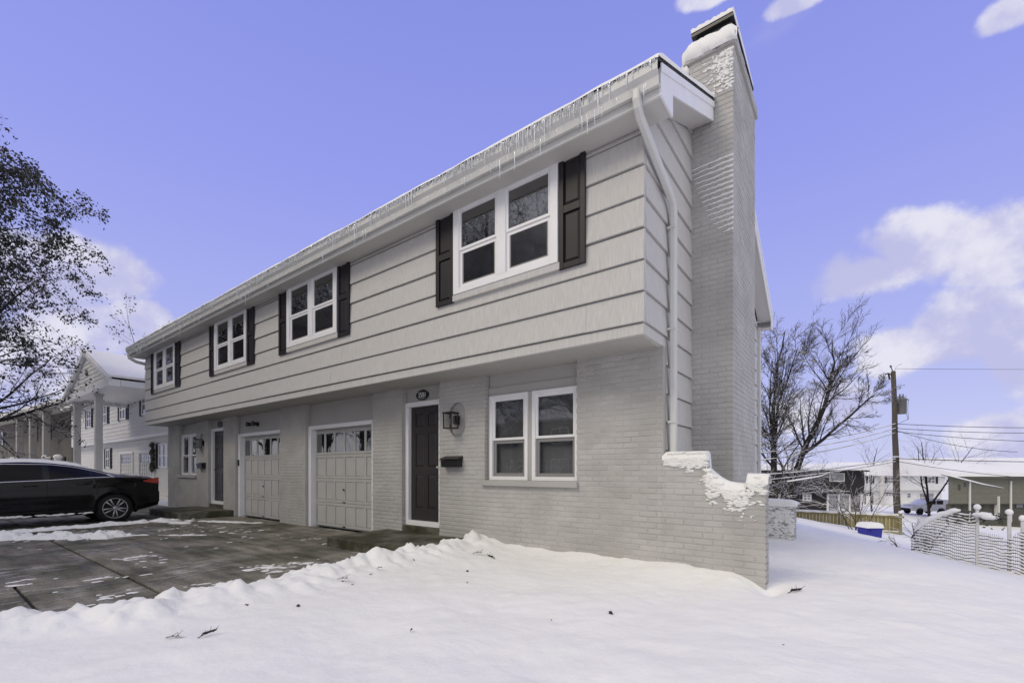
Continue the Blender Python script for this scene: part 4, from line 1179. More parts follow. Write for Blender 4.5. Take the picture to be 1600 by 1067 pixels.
# bare trees behind the house on the right
cfgA = {0: lv(12, .045, .02, .10, 7, frm=.10), 1: lv(9, .07, .04, .2, 5, 23, (28, 58), .40, .40, .12, .35), 2: lv(6, .09, .035, .25, 4, 11, (22, 52), .44, .5, .12, .36),
        3: lv(4, .11, .03, .4, 3, 9, (20, 55), .52, .62, .12, .36), 'snowk': 1.0, 'wind': Vector((.010, .008, 0)), 'minr': .0065}
side_ = Vector((math.cos(YAW), math.sin(YAW), 0)); fwd_ = Vector((-math.sin(YAW), math.cos(YAW), 0))
def back_path(pts, base):                                  # (lateral, height, depth offset) from the root of the trunk
    return [side_ * a + fwd_ * c + Vector((0, 0, b * .83)) for a, b, c in pts]
A0 = Vector((-2.9, 24.0, 0)); A0.z = gz(A0.x, A0.y) - .2
tree('bare_tree', A0, 7, [(back_path([(0,0,0), (-.03,1.8,.0), (.0,4.2,.1), (.05,6.2,.2), (.35,8.5,.4), (.75,10.4,.5)], A0), .17), (back_path([(0,2.6,0), (-.3,4.2,-.4), (-.65,5.8,-.7), (-.62,8.2,-.8)], A0), .08), (back_path([(.02,4.6,0), (.5,6.4,.6), (1.3,8.4,.9), (1.7,9.8,1.0)], A0), .07),
     (back_path([(0,1.6,0), (-.8,3.2,.8), (-1.3,5.2,1.4), (-1.5,7.2,1.6)], A0), .06)], 4, cfgA,
     'tall bare tree with a straight dark trunk just behind the chimney', 'barkd', 'bare trees behind the house')
B0 = Vector((-2.6, 24.6, 0)); B0.z = gz(B0.x, B0.y) - .2
tree('bare_tree', B0, 12, [(back_path([(0,0,0), (.45,2.3,0), (.95,4.2,-.1), (1.7,6.2,-.2), (1.95,7.3,-.2), (2.1,8.6,-.3), (2.0,9.8,-.3)], B0), .16), (back_path([(.75,3.6,-.1), (1.5,4.4,-.4), (2.4,5.6,-.8), (3.1,6.5,-1.0), (3.4,6.8,-1.1)], B0), .085), (back_path([(1.75,6.3,-.2), (2.4,7.8,.2), (3.0,9.2,.5)], B0), .06)], 4, cfgA,
     'leaning bare tree forking towards the utility pole', 'barkd', 'bare trees behind the house')
cfgS = {0: lv(7, .09, .02, .3, 5, frm=.25), 1: lv(6, .1, .0, .3, 4, 8, (25, 60), .55, .6, .2, .9), 2: lv(4, .12, 0, .3, 3, 6, (25, 60), .5, .6, .2, .9), 'snowk': 1.5}
def shrub(loc, seed, h, n, label, group='snow-laden shrubs'):
    rg = random.Random(seed)
    tr = [((rg.gauss(0, .12), rg.gauss(0, .12), 0), (rg.gauss(0, .5), rg.gauss(0, .5), 1), h * rg.uniform(.7, 1.1), .02) for _ in range(n)]
    t = tree('shrub', loc, seed, tr, 3, cfgS, label, 'twig', group); t['category'] = 'shrub'; return t
shrub((-2.7, 21.2, gz(-2.7, 21.2) - .1), 31, 2.7, 7, 'snow-laden shrub at the foot of the straight bare tree, left end of the board fence')
for (px_, d_, h_, sd_, lab_) in [(1212, 22.5, 3.6, 61, 'tall snow-laden thicket left of the straight bare tree')]:
    a_ = (px_ - 789) / 717.5; x_ = (a_ * math.cos(YAW) - math.sin(YAW)) * d_; y_ = (a_ * math.sin(YAW) + math.cos(YAW)) * d_
    shrub((x_, y_, gz(x_, y_) - .1), sd_, h_, 9, lab_)
shrub((.15, 24.5, gz(.15, 24.5) - .1), 33, 2.5, 6, 'twiggy snow-dusted shrub behind the middle of the board fence')
# low snowy branches hanging between the houses
cfgB = {0: lv(10, .05, .02, .2, 6, frm=.3), 1: lv(8, .08, .03, .2, 4, 10, (25, 55), .6, .5, .2, .5), 2: lv(5, .1, .02, .25, 3, 8, (25, 55), .5, .5, .2, .3), 3: lv(4, .12, .02, .3, 3, 5, (25, 50), .5, .6, .2, .2)}
def Q(px, d, z):                                          # site frame of the back street, turned with it: lateral offset, distance, height
    a = (px - 789) / 717.5; c, s = math.cos(YAW), math.sin(YAW)
    return Vector(((a * c - s) * d, (a * s + c) * d, z))
p = Q(1452, 44, 0); tree('bare_tree', (p.x, p.y, -3.6), 17, [((0,0,0), (.05,0,1), 7.6, .12), ((0,0,1.2), (.4,.3,1), 6.6, .09), ((0,0,1.2), (-.35,-.27,1), 6.2, .08)], 4, cfgB,
     'small forked bare tree in front of the far white house', 'barkd', 'bare trees behind the house')
p = Q(1362, 52, 0); tree('bare_tree', (p.x, p.y, -3.6), 19, [((0,0,0), (.0,0,1), 7.4, .10)], 4, cfgB, 'slim bare tree between the utility pole and the dark house', 'barkd', 'bare trees behind the house')

# leafy tree at the left edge of the picture
cfgL = {0: lv(12, .07, .02, .05, 8, frm=.18), 1: lv(9, .11, -.005, .2, 5, 19, (35, 75), .44, .42, .15, .25), 2: lv(6, .15, -.03, .3, 4, 8, (25, 65), .48, .5, .12, .3),
        3: lv(5, .17, -.05, .35, 3, 6, (25, 65), .5, .55, .15, .22), 'snowk': .9}
tree('leafy_tree', (-22.9, -.8, -.05), 41, [((0,0,0), (.06,.04,1), 12.6, .22), ((0,0,2.2), (.8,.45,.75), 5.0, .09), ((0,0,3.0), (.35,.75,.9), 6.5, .10), ((0,0,3.4), (.75,.2,1), 7.4, .11), ((0,0,4.2), (.55,.55,1.1), 7.2, .10), ((0,0,5.5), (.5,.1,1), 6.0, .09), ((0,0,7.4), (.62,.48,.75), 5.2, .08)], 4, cfgL,
     'tree with dark hanging leaves at the left edge above the black car', 'barkd', None, 5, .10)
cfgG = {0: lv(10, .12, .03, .15, 6, frm=.2), 1: lv(8, .16, .02, .25, 4, 12, (35, 70), .50, .45, .15, .6), 2: lv(5, .17, .0, .3, 3, 7, (25, 60), .5, .5, .15, .6), 3: lv(3, .18, 0, .3, 3, 5, (25, 60), .5, .55, .2, .4), 'snowk': 1.3, 'minr': .004}
cfgF = {0: lv(10, .05, .03, .3, 6, frm=.3), 1: lv(7, .12, .03, .25, 4, 14, (35, 70), .55, .45, .15, .3), 2: lv(5, .14, .01, .3, 3, 8, (25, 60), .5, .5, .15, .3), 3: lv(3, .15, 0, .3, 3, 5, (25, 60), .5, .55, .2, .3)}
tree('bare_tree', (-31.8, .9, 0), 43, [((0,0,0), (.1,.05,1), 7.6, .18), ((0,0,2.6), (.62,.5,.42), 6.6, .11), ((0,0,3.4), (.75,.5,.62), 6.4, .10), ((0,0,2.9), (.3,.8,.5), 6.0, .09), ((0,0,4.2), (.6,.3,.8), 5.2, .09)], 4, cfgG, 'snowy spreading tree in front of the taupe row house', 'barkd', 'trees along the street on the left', 1, .07)
tree('bare_tree', (-42, 16.5, 0), 44, [((0,0,0), (.05,.0,1), 13.0, .2)], 4, cfgF, 'bare treetop showing above the snowy roof of the white neighbour house', 'barkd', 'trees along the street on the left')
tree('bare_tree', (-60, 12.5, 0), 45, [((0,0,0), (.0,.0,1), 14.5, .25)], 4, cfgF, 'dark tree rising behind the taupe row house', 'barkd', 'trees along the street on the left', 2, .22)
# street trees behind the camera, seen only mirrored in the window glass
cfgR = {0: lv(10, .05, .02, .3, 6, frm=.16), 1: lv(8, .10, .03, .25, 4, 18, (35, 70), .52, .42, .12, .9), 2: lv(6, .13, .01, .3, 3, 11, (25, 65), .52, .55, .12, 1), 3: lv(3, .15, -.01, .3, 3, 6, (25, 60), .5, .65, .2, .9), 'snowk': 2.0, 'minr': .006}
first = tree('street_tree', (-19.6, -8.8, 0), 51, [((0,0,0), (.02,.0,1), 15.5, .24), ((0,0,2.6), (.5,-.1,1), 13.0, .15), ((0,0,3.2), (-.45,.1,1), 12.5, .15), ((0,0,3.0), (.3,.4,1), 11.5, .13), ((0,0,2.8), (-.6,-.3,.8), 8.5, .11), ((0,0,3.4), (.8,.1,.9), 10.5, .11)], 4, cfgR,
     'snow-laden street tree across from the near front door, mirrored in the panes', 'barkd', 'street trees mirrored in the windows')
def copy_tree(o, loc, rz, s, label):
    c = o.copy(); COL.objects.link(c); c.location = loc; c.rotation_euler = (0, 0, rz); c.scale = (s, s, s); c['label'] = label
    for ch in o.children:
        k = ch.copy(); COL.objects.link(k); k.parent = c
for loc, rz, s, lab in [((-14.2, -16.5, 0), 2.1, 1.1, 'snow-laden street tree in the second row, mirrored in the front window'), ((-27, -17, 0), 3.9, 1.2, 'snow-laden street tree in the second row, mirrored in the garage panes'), ((-38, -16, 0), .2, 1.2, 'snow-laden street tree at the far end of the second row'), ((-25.5, -9.5, 0), 1.2, 1.0, 'snow-laden street tree mirrored in the second upper window from the right'), ((-33, -9, 0), 2.6, 1.05, 'snow-laden street tree mirrored in the panes of the third upper window'),
                   ((-44, -9.5, 0), 4.0, 1.05, 'snow-laden street tree mirrored in the panes of the leftmost upper window'), ((-58, -9, 0), 5.1, 1.1, 'snow-laden street tree farthest along the mirrored row'), ((-19, -15, 0), 3.2, 1.15, 'taller snow-laden street tree in the second row of the mirrored trees')]:
    copy_tree(first, loc, rz, s, lab)

for k_, (x_, y_, h_) in enumerate([(-10.5, -10.5, 1.8), (-13.0, -11.0, 2.4), (-15.8, -10.2, 2.0), (-20.5, -11.5, 2.6)]):
    shrub((x_, y_, gz(x_, y_) - .05), 131 + k_, h_, 11, ['low snowy street shrub mirrored in the right pane of the front window', 'rounded snowy street shrub mirrored in the middle of the front window', 'snowy street shrub mirrored in the left pane of the front window', 'tall snowy street shrub mirrored in the near garage door panes'][k_], 'street shrubs mirrored in the windows')

# ------------------------------------------------------------------ neighbouring houses
def Mframe(origin, yaw): return Matrix.Translation(origin) @ Matrix.Rotation(yaw, 4, 'Z')
def nwin(par, F, x0, x1, z0, z1, y, shut=.0, mull=True, cross=False, fm='trim', sm='shutter'):
    """window on a wall whose face is local y (looking to -y)"""
    f = MB(F); w = .07
    rect_frame(f, x0, x1, z0, z1, w, y - .05, y + .02)
    m = (x0 + x1) / 2
    if mull: f.box(m - .03, m + .03, y - .045, y + .02, z0 + w, z1 - w)
    zm = (z0 + z1) / 2
    f.box(x0 + w, (m - .03 if mull else x1 - w), y - .04, y + .02, zm - .025, zm + .025)
    if mull: f.box(m + .03, x1 - w, y - .04, y + .02, zm - .025, zm + .025)
    fr = f.build('window', M[fm], par)
    g = MB(F)
    for a, b in (((x0 + w, m - .03), (m + .03, x1 - w)) if mull else ((x0 + w, x1 - w),)):
        for c, d in ((z0 + w, zm - .025), (zm + .025, z1 - w)):
            MB(F).box(a, b, y - .02, y + .015, c, d).build('pane', M['glassdark'], fr)
    if shut:
        for a, b in ((x0 - shut - .02, x0 - .02), (x1 + .02, x1 + .02 + shut)):
            s = MB(F); rect_frame(s, a, b, z0 - .03, z1 + .03, .05, y - .04, y + .01); s.box(a + .05, b - .05, y - .02, y + .01, z0 + .02, z1 - .02)
            s.build('shutter', M[sm], par)
def lap_wall(par, F, x0, x1, z0, z1, y, m, exp=.2, depth=.2, name='wall'):
    """clapboard wall as one part: stepped courses are real laps"""
    mb = MB(F); mb.box(x0, x1, y + .03, y + depth, z0, z1); z = z0
    while z < z1 - .01:
        t = min(z1, z + exp)
        mb.prism([(y + .03, z + .001), (y - .018, z + .001), (y + .002, t), (y + .03, t)], 'x', x0, x1); z += exp
    return mb.build(name, M[m], par)

def opposite_house():
    t = thing('opposite_house', (-20, -24, 0), 'long olive-grey house across the street, seen only mirrored in the window glass', 'house')
    F = Mframe((-4, -24, 0), math.pi)
    lap_wall(t, F, 0, 34, -.1, 5.6, 0, 'beige', .25, .3)
    MB(F).prism([(-.5, 5.6), (-.5, 5.75), (4.5, 8.0), (9.5, 5.7), (9.5, 5.6)], 'x', -.4, 34.4).build('roof', M['snow'], t)
    for k in range(7):
        for z0 in (.9, 3.6): nwin(t, F, 2 + 4.6 * k, 3.7 + 4.6 * k, z0, z0 + 1.3, -.01, .35)
opposite_house()

# white neighbour house with columned portico, next door on the left
def white_house():
    t = thing('white_house', (-30, 6.8, 0), 'white clapboard house with snowy gabled portico and tall columns next door on the left', 'house')
    F = Matrix.Identity(4); x0, x1 = -41.5, -21.9
    lap_wall(t, F, x0, x1, 2.88, 5.15, 6.8, 'whitesid', .20); lap_wall(t, F, x0 + .1, x1 - .1, -.1, 2.75, 7.15, 'whitesid', .20)
    MB().box(x0, x1, 6.8, 7.2, 2.76, 2.877).build('overhang', M['trim'], t)
    s = MB(); s.box(x1 - .25, x1 - .1, 7.4, 14, -.1, 5.2); s.box(x0 + .1, x0 + .3, 7.4, 14, -.1, 5.2); s.box(x0 + .1, x1 - .1, 14, 14.2, -.1, 5.2); s.build('shell_wall', M['whitesid'], t)
    r = MB(); r.prism([(6.3, 5.17), (6.3, 5.30), (10.4, 7.0), (14.6, 5.2), (14.6, 5.05), (10.4, 6.9)], 'x', x0 - .3, x1 + .15); rf = r.build('roof', M['snow'], t)
    # portico gable
    a, b, m, yf = -28.95, -21.55, -25.15, 4.6
    r = MB()
    for q in ((a, m), (b, m)):
        e = q[0]; sg = 1 if e > m else -1
        r.add([(e + .12 * sg, yf - .12, 4.62), (m, yf - .12, 6.12), (m, 8.3, 6.12), (e + .12 * sg, 6.9, 4.62), (e + .12 * sg, yf - .12, 4.70), (m, yf - .12, 6.22), (m, 8.3, 6.22), (e + .12 * sg, 6.9, 4.70)],
              [(0,1,2,3),(7,6,5,4),(0,4,5,1),(3,2,6,7),(0,3,7,4)])
    r.build('portico_roof', M['snow'], t)
    g = MB(); z = 4.58
    hw = lambda z: max(.0, (6.08 - z) / (6.08 - 4.58))
    while z < 5.98:
        z2 = min(6.02, z + .17); k0, k1 = hw(z), hw(z2)
        g.add([(m + (a - m) * k0, yf - .02, z), (m + (b - m) * k0, yf - .02, z), (m + (b - m) * k1, yf, z2), (m + (a - m) * k1, yf, z2), (m + (a - m) * k0, yf + .05, z), (m + (b - m) * k0, yf + .05, z)], [(0,1,2,3),(0,4,5,1)]); z += .17
    pd = g.build('pediment', M['whitesid'], t)
    e = MB()
    for q in (a, b):
        sg = 1 if q > m else -1
        e.tube([(q + .08 * sg, yf - .08, 4.56), (m, yf - .08, 6.06)], .10, 4)
    e.box(a - .05, b + .05, yf - .10, yf + .25, 4.32, 4.565); e.box(b - .25, b + .06, yf + .26, 6.78, 4.34, 4.56); e.box(a - .05, a + .25, yf + .26, 6.78, 4.34, 4.56)
    e.build('portico_trim', M['trim'], t)
    MB().box(a + .25, b - .25, yf + .25, 6.75, 4.50, 4.54).build('portico_ceiling', M['trim'], t)
    v = MB(); v.lathe([(.14, 0), (.14, -.05), (.10, -.06)], (m, yf - .01, 5.25), 'y', 12); v.build('gable_vent', M['sash_grey'], pd)
    for x in (-28.0, -24.25):
        c = MB(); c.box(x - .115, x + .115, yf + .06, yf + .29, .12, 4.22); c.box(x - .15, x + .15, yf + .03, yf + .33, 4.22, 4.318); c.box(x - .16, x + .16, yf + .02, yf + .34, -.1, .12)
        c.build('column', M['graycol'], t, bevel=.015)
    for xa in (-36.6, -33.1, -29.6, -26.0): nwin(t, F, xa - .5, xa + .55, 3.80, 4.85, 6.79, .34)
    for xa in (-25.2,): nwin(t, F, xa - .2, xa + 1.0, 1.35, 2.45, 7.14, .36)
    nwin(t, F, -34.5, -33.6, 1.35, 2.45, 7.14, .3)
    for xa in (-31.6, -28.35):
        f = MB(); rect_frame(f, xa, xa + 2.3, -.1, 2.2, .10, 7.08, 7.2); f.build('garage_frame', M['trim'], t)
        d = MB().box(xa + .1, xa + 2.2, 7.16, 7.2, -.08, 2.1).build('garage_door', M['gar'], t)
        for k in range(6): MB().box(xa + .18 + k * .33, xa + .38 + k * .33, 7.13, 7.165, 1.62, 2.0).build('pane', M['glassdark'], d)
        for k in range(7): MB().box(xa + .10 + k * .33, xa + .155 + k * .33, 7.13, 7.159, .0, 1.6).build('door_batten', M['gar'], d)
    MB().tube([(-22.05, 6.6, 5.1), (-22.05, 6.9, 4.9), (-22.05, 6.9, .1)], .05, 4).build('downspout', M['gutter'], t)
    # ribboned wreath lamp on the wall between windows
    w = thing('porch_wreath', (-26.1, 7.1, 1.8), 'dark bow of greenery hanging beside the lower window of the white house', 'wreath')
    mb = MB(); rg = random.Random(2)
    for k in range(60): mb.blob((-26.05 + rg.gauss(0, .09), 7.03 + rg.gauss(0, .03), 1.2 + 1.3 * rg.random()), (.07, .05, .08), k, .4, 6, 4)
    o = mb.build('greenery', M['leaf'], w)
white_house()

def taupe_house():
    yaw = math.atan2(6.9 - 5.35, -43 + 62); F = Mframe((-62, 5.35, 0), yaw); L = 19.2
    t = thing('row_house', (-52, 7, 0), 'long taupe row house with square porch columns at the far left', 'house')
    H = 6.05
    lap_wall(t, F, -14, L, .0, H, 1.7, 'brown', .26)
    s = MB(F); s.box(L - .2, L, 1.9, 9, 0, H); s.build('shell_wall', M['brown'], t)
    r = MB(F); r.prism([(-.25, H + .02), (-.25, H + .20), (4.5, H + 1.9), (9.4, H + .1), (9.4, H)], 'x', -14.3, L + .4); r.build('roof', M['snow'], t)
    MB(F).box(-14.2, L + .3, -.22, -.05, H - .22, H + .015).build('fascia', M['soffit'], t)
    MB(F).box(-14.2, L + .3, -.04, 1.69, H - .10, H + .0).build('porch_ceiling', M['soffit'], t)
    for x in (-8.0, -4.0, 5.0, 9.0, 12.6):
        c = MB(F); c.box(x - .2, x + .2, .1, .5, 0, H - .4); c.box(x - .27, x + .27, .03, .57, H - .4, H - .22); c.build('column', M['greycol2'], t, bevel=.02)
    for x in (-9, -2.0, 3.0, 7.0, 14.4, 17.0): nwin(t, F, x - .45, x + .45, 3.9, 5.2, 1.69, .32, False)
    for x in (-6, 1.5, 7.0, 15.6): nwin(t, F, x - .5, x + .5, 1.0, 2.4, 1.69, .32)
    for x in (3.2, 11.0):
        d = MB(F); d.box(x - .5, x + .5, 1.60, 1.69, .2, 2.3); d.build('door', M['shutter'], t)
    MB(F).box(L + .02, L + .1, 1.9, 2.0, .2, H).build('downspout', M['gutter'], t)
    for k, x in enumerate((5.6, 14.9, 17.6)):
        q = F @ Vector((x, -.2, 0)); sc = 1.0
        u = thing('porch_lamp_post', (q.x, q.y, 0), ['snow-capped white yard lamp left of the porch columns', 'snow-capped white yard lamp in front of the right windows of the taupe house', 'snow-capped white yard lamp by the right corner of the taupe house'][k], 'yard lamp', 'yard lamps at the taupe house')
        mb = MB(); mb.tube([(q.x, q.y, -.1), (q.x, q.y, 1.75)], .045, 8); mb.build('post', M['graycol'], u)
        MB().lathe([(.05, 1.75), (.18, 1.9), (.22, 2.05), (.16, 2.15)], (q.x, q.y, 0), 'z', 10).build('lantern', M['graycol'], u, True)
        MB().blob((q.x, q.y, 2.2), (.27, .27, .15), k, .15).build('snow_cap', M['snowf'], u, True)
taupe_house()

# houses behind, set square to the back street
def back_frame(px, d, z): return Mframe(Q(px, d, z), YAW)
def dark_house():
    D = 38; F = back_frame(1170, D, 0); k = D / 717.5; X = lambda px: (px - 1170) * k
    q = Q(1260, D, -2.9); t = thing('dark_house', q, 'charcoal two-storey house with white sliding patio door beyond the board fence', 'house')
    zb, zo, ze = -3.1, -.68, 1.25
    lap_wall(t, F, X(1150), X(1350.5), zo, ze, 0, 'darkhouse', .22, .3); lap_wall(t, F, X(1152), X(1349), zb, zo - .06, .35, 'darkhouse', .22, .3)
    MB(F).box(X(1150), X(1350.5), 0.02, .4, zo - .06, zo - .002).build('overhang', M['darkhouse'], t)
    s = MB(F); s.box(X(1340), X(1350), .4, 8, zb, ze); s.build('shell_wall', M['darkhouse'], t)
    r = MB(F); r.prism([(-.4, ze), (-.4, ze + .14), (4, ze + .62), (8.4, ze + .1), (8.4, ze)], 'x', X(1145), X(1353)); r.build('roof', M['snow'], t)
    MB(F).box(X(1145), X(1353), -.39, -.2, ze - .14, ze - .003).build('fascia', M['darkhouse'], t)
    f = MB(F); rect_frame(f, X(1295.5), X(1319), .30, 1.0, .06, -.06, .02); w = f.build('window', M['graycol'], t)
    MB(F).box(X(1296), X(1306), -.03, .01, .36, .94).build('pane', M['glassdark'], w); MB(F).box(X(1306.5), X(1318.5), -.04, .01, .36, .94).build('pane', M['blind'], w)
    nwin(t, F, X(1258), X(1271.5), -1.30, -.75, .34); nwin(t, F, X(1212), X(1223), -1.45, -.72, .34)
    f = MB(F); rect_frame(f, X(1296), X(1332.5), -2.55, -.72, .10, .24, .37); f.box(X(1313), X(1315.5), .245, .37, -2.45, -.82); w = f.build('patio_door', M['trim'], t)
    MB(F).box(X(1298), X(1312.8), .30, .34, -2.45, -.82).build('pane', M['glassdark'], w); MB(F).box(X(1315.7), X(1330.5), .29, .34, -2.45, -.82).build('curtain', M['blind'], w)
dark_house()
def far_white_house():
    D = 70; F = back_frame(1345, D, 0); k = D / 717.5; X = lambda px: (px - 1345) * k; Z = lambda y: 1.24 + (734.4 - y) * k
    t = thing('far_white_house', Q(1415, D, -4.2), 'distant white two-storey house with snowy roof behind the utility pole', 'house')
    lap_wall(t, F, X(1346), X(1476.5), Z(765.5), Z(742), 0, 'whitesid', .25, .3); lap_wall(t, F, X(1347), X(1475), Z(794), Z(766.8), .4, 'whitesid', .25, .3)
    MB(F).box(X(1346), X(1476.5), .02, .5, Z(766.8), Z(765.6)).build('overhang', M['soffit'], t)
    MB(F).box(X(1465), X(1476), .5, 9, Z(794), Z(742)).build('shell_wall', M['whitesid'], t)
    r = MB(F); r.prism([(-.5, Z(742)), (-.5, Z(739)), (5.5, Z(739) + 1.75), (11.5, Z(739)), (11.5, Z(742))], 'x', X(1343), X(1480)); r.build('roof', M['snow'], t)
    MB(F).box(X(1343), X(1480), -.48, -.3, Z(743.5), Z(742.1)).build('fascia', M['soffit'], t)
    for a, b, c, e, sh in ((1386.5, 1396, 754.5, 745, .40), (1449, 1461, 755, 745, .40), (1356, 1363, 754.5, 743, .25)): nwin(t, F, X(a), X(b), Z(c), Z(e), -.01, sh, True)
    nwin(t, F, X(1420), X(1427), Z(778), Z(770), .39, 0, False); nwin(t, F, X(1440), X(1463), Z(784), Z(770), .39, 0, True)
    c = MB(F); c.box(X(1372.5), X(1376), -.7, -.4, Z(793), Z(743.6)); c.build('column', M['graycol'], t)
    for a, b in ((1381, 1409), (1354, 1367)):
        f = MB(F); rect_frame(f, X(a), X(b), Z(792), Z(770), .12, .30, .42); f.build('garage_frame', M['shutter'], t)
        d = MB(F).box(X(a) + .12, X(b) - .12, .36, .41, Z(792) + .1, Z(770) - .12).build('garage_door', M['trim'], t)
        n = int((b - a) / 4.5)
        for i in range(n): MB(F).box(X(a) + .25 + i * .42, X(a) + .52 + i * .42, .33, .365, Z(774.5), Z(772)).build('pane', M['glassdark'], d)
far_white_house()
def olive_house():
    D = 40; F = back_frame(1486, D, 0); k = D / 717.5; X = lambda px: (px - 1486) * k; Z = lambda y: 1.24 + (734.4 - y) * k
    t = thing('olive_house', Q(1560, D, -3.6), 'olive-grey two-storey house with snowy roof at the right edge', 'house')
    lap_wall(t, F, X(1487), X(1720), Z(786.5), Z(744.5), 0, 'beige', .46, .3); lap_wall(t, F, X(1488), X(1720), Z(850), Z(788), .3, 'beiged', .46, .3)
    MB(F).box(X(1487), X(1720), .02, .4, Z(788), Z(786.6)).build('overhang', M['beiged'], t)
    r = MB(F); r.prism([(-.45, Z(744)), (-.45, Z(738.5)), (5, Z(738.5) + 1.45), (10.5, Z(738)), (10.5, Z(744))], 'x', X(1479), X(1725)); r.build('roof', M['snow'], t)
    MB(F).box(X(1480), X(1725), -.43, -.25, Z(747.5), Z(744.1)).build('fascia', M['beiged'], t)
    for a, b, c, e, y in ((1497, 1500, 765.5, 757, -.01), (1506.5, 1509, 760, 754, -.01), (1494, 1497, 799, 789.5, .29), (1507, 1511, 802, 790, .29), (1541, 1544, 800, 789, .29), (1553.5, 1557, 803, 790, .29), (1592, 1606, 794, 786, .29)):
        nwin(t, F, X(a), X(b), Z(c), Z(e), y, 0, False, fm='beiged')
    for a, c, e in ((1513, 815, 749), (1558, 806, 775), (1577, 815, 751)):
        MB(F).box(X(a), X(a) + .12, -.12, -.03 if e < 760 else .25, Z(c), Z(e)).build('downspout', M['graycol'], t)
olive_house()

# white pick-up style car on the back street
def far_car():
    D = 50; F = back_frame(1424, D, -3.62); k = D / 717.5; Lc = 4.3
    t = thing('parked_van', Q(1455, D, -3.62), 'white snow-covered car parked on the back street before the far white house', 'car')
    b = MB(F); prof = [(0, .45), (.02, .85), (.3, 1.0), (1.35, 1.12), (2.0, 1.62), (3.5, 1.66), (4.1, 1.62), (4.25, 1.0), (4.3, .5), (3.7, .40), (3.6, .66), (3.3, .78), (3.0, .66), (2.9, .40), (1.4, .38), (1.3, .66), (1.0, .78), (.7, .66), (.6, .40)]
    b.prism(prof, 'y', 0, 1.75); b.build('body', M['whitecar'], t, bevel=.05)
    for x in (1.0, 3.3):
        for y in (.10, 1.65): MB(F).lathe([(.18, -.10), (.33, -.10), (.33, .10), (.18, .10)], (x, y, .33), 'y', 18).build('wheel', M['tyre'], t)
    for p in ([(1.55, 1.14), (2.05, 1.52), (2.65, 1.55), (2.65, 1.14)], [(2.75, 1.14), (2.75, 1.55), (3.45, 1.56), (3.45, 1.14)]):
        MB(F).prism(p, 'y', -.012, -.002).build('window', M['carglass'], t)
    MB(F).box(-.03, .05, .1, 1.65, .42, .70).build('bumper', M['tyre'], t)
    s = MB(F); s.blob((2.9, .87, 1.68), (.95, .8, .10), 5, .12, 14, 6); s.blob((.75, .87, 1.06), (.6, .75, .08), 6, .12, 14, 6); s.build('snow', M['snowf'], t, True)
far_car()

# ------------------------------------------------------------------ back yard: board fence, bin, wire fence
def board_fence():
    y = 27.5; x0, x1 = -4.2, 1.75; zt = -.80; zb = -3.0
    t = thing('board_fence', ((x0 + x1) / 2, y, zb), 'new yellowish wooden board fence across the back yard, snow on its rails', 'fence')
    pw = .14; n = int((x1 - x0) / pw); rg = random.Random(6)
    pl = MB().box(0, pw - .008, 0, .02, 0, zt - zb).mesh('plank', M['wood'])
    for i in range(n): inst('plank', pl, t, (x0 + i * pw, y + rg.uniform(-.004, .004), zb + rg.uniform(-.01, .01)))
    for z in (zt - .13, zt - .86, zt - 1.6):
        MB().box(x0, x1, y - .045, y - .008, z, z + .09).build('rail', M['wood'], t)
    for x in (-3.3, -.48, 1.62):
        MB().box(x - .055, x + .055, y - .15, y - .046, zb, zt + .09).build('post', M['wood'], t)
        MB().blob((x, y - .10, zt + .13), (.08, .08, .07), int(x * 9), .1).build('post_snow', M['snowf'], t, True)
    s = MB()
    for z, dy in ((zt - .04, -.03), (zt - .77, -.03), (zt + .01, .01)):
        pts = []; rr = []
        for i in range(60):
            x = x0 + (x1 - x0) * i / 59; pts.append((x, y + dy, z + .02 + .006 * math.sin(i * 1.3))); rr.append(.032 + .012 * math.sin(i * .9) * math.sin(i * .37))
        s.tube(pts, rr, 6)
    s.build('rail_snow', M['snowf'], t, True)
board_fence()
def bin_box():
    c = Q(1359, 15, 0); z0 = -1.5; zt = -.62
    t = thing('storage_bin', (c.x, c.y, z0), 'blue plastic bin with a thick snow cap in front of the board fence', 'bin')
    F = Mframe(Vector((c.x, c.y, 0)), YAW)
    b = MB(F); w, d = .245, .22
    b.add([(-w*.85,-d*.85,z0),(w*.85,-d*.85,z0),(w*.85,d*.85,z0),(-w*.85,d*.85,z0),(-w,-d,zt),(w,-d,zt),(w,d,zt),(-w,d,zt)], [(0,3,2,1),(4,5,6,7),(0,1,5,4),(1,2,6,5),(2,3,7,6),(3,0,4,7)])
    b.build('body', M['blue'], t, bevel=.02)
    MB(F).box(-w - .025, w + .025, -d - .025, d + .025, zt - .05, zt + .02).build('rim', M['blue'], t, bevel=.01)
    MB(F).box(-w + .09, -w + .17, -d - .03, -d - .024, zt - .12, zt - .06).build('latch', M['blue'], t)
    P = []
    for i in range(13):
        u = -1 + i / 6; row = []
        for j in range(13):
            v = -1 + j / 6; e = max(abs(u), abs(v)); h = .17 * (1 - e ** 6) ** .6 + .02
            row.append(tuple(F @ Vector((u * (w + .05), v * (d + .05), zt - .02 + h))))
        P.append(row)
    MB().grid(P).build('snow_cap', M['snowf'], t, True)
bin_box()
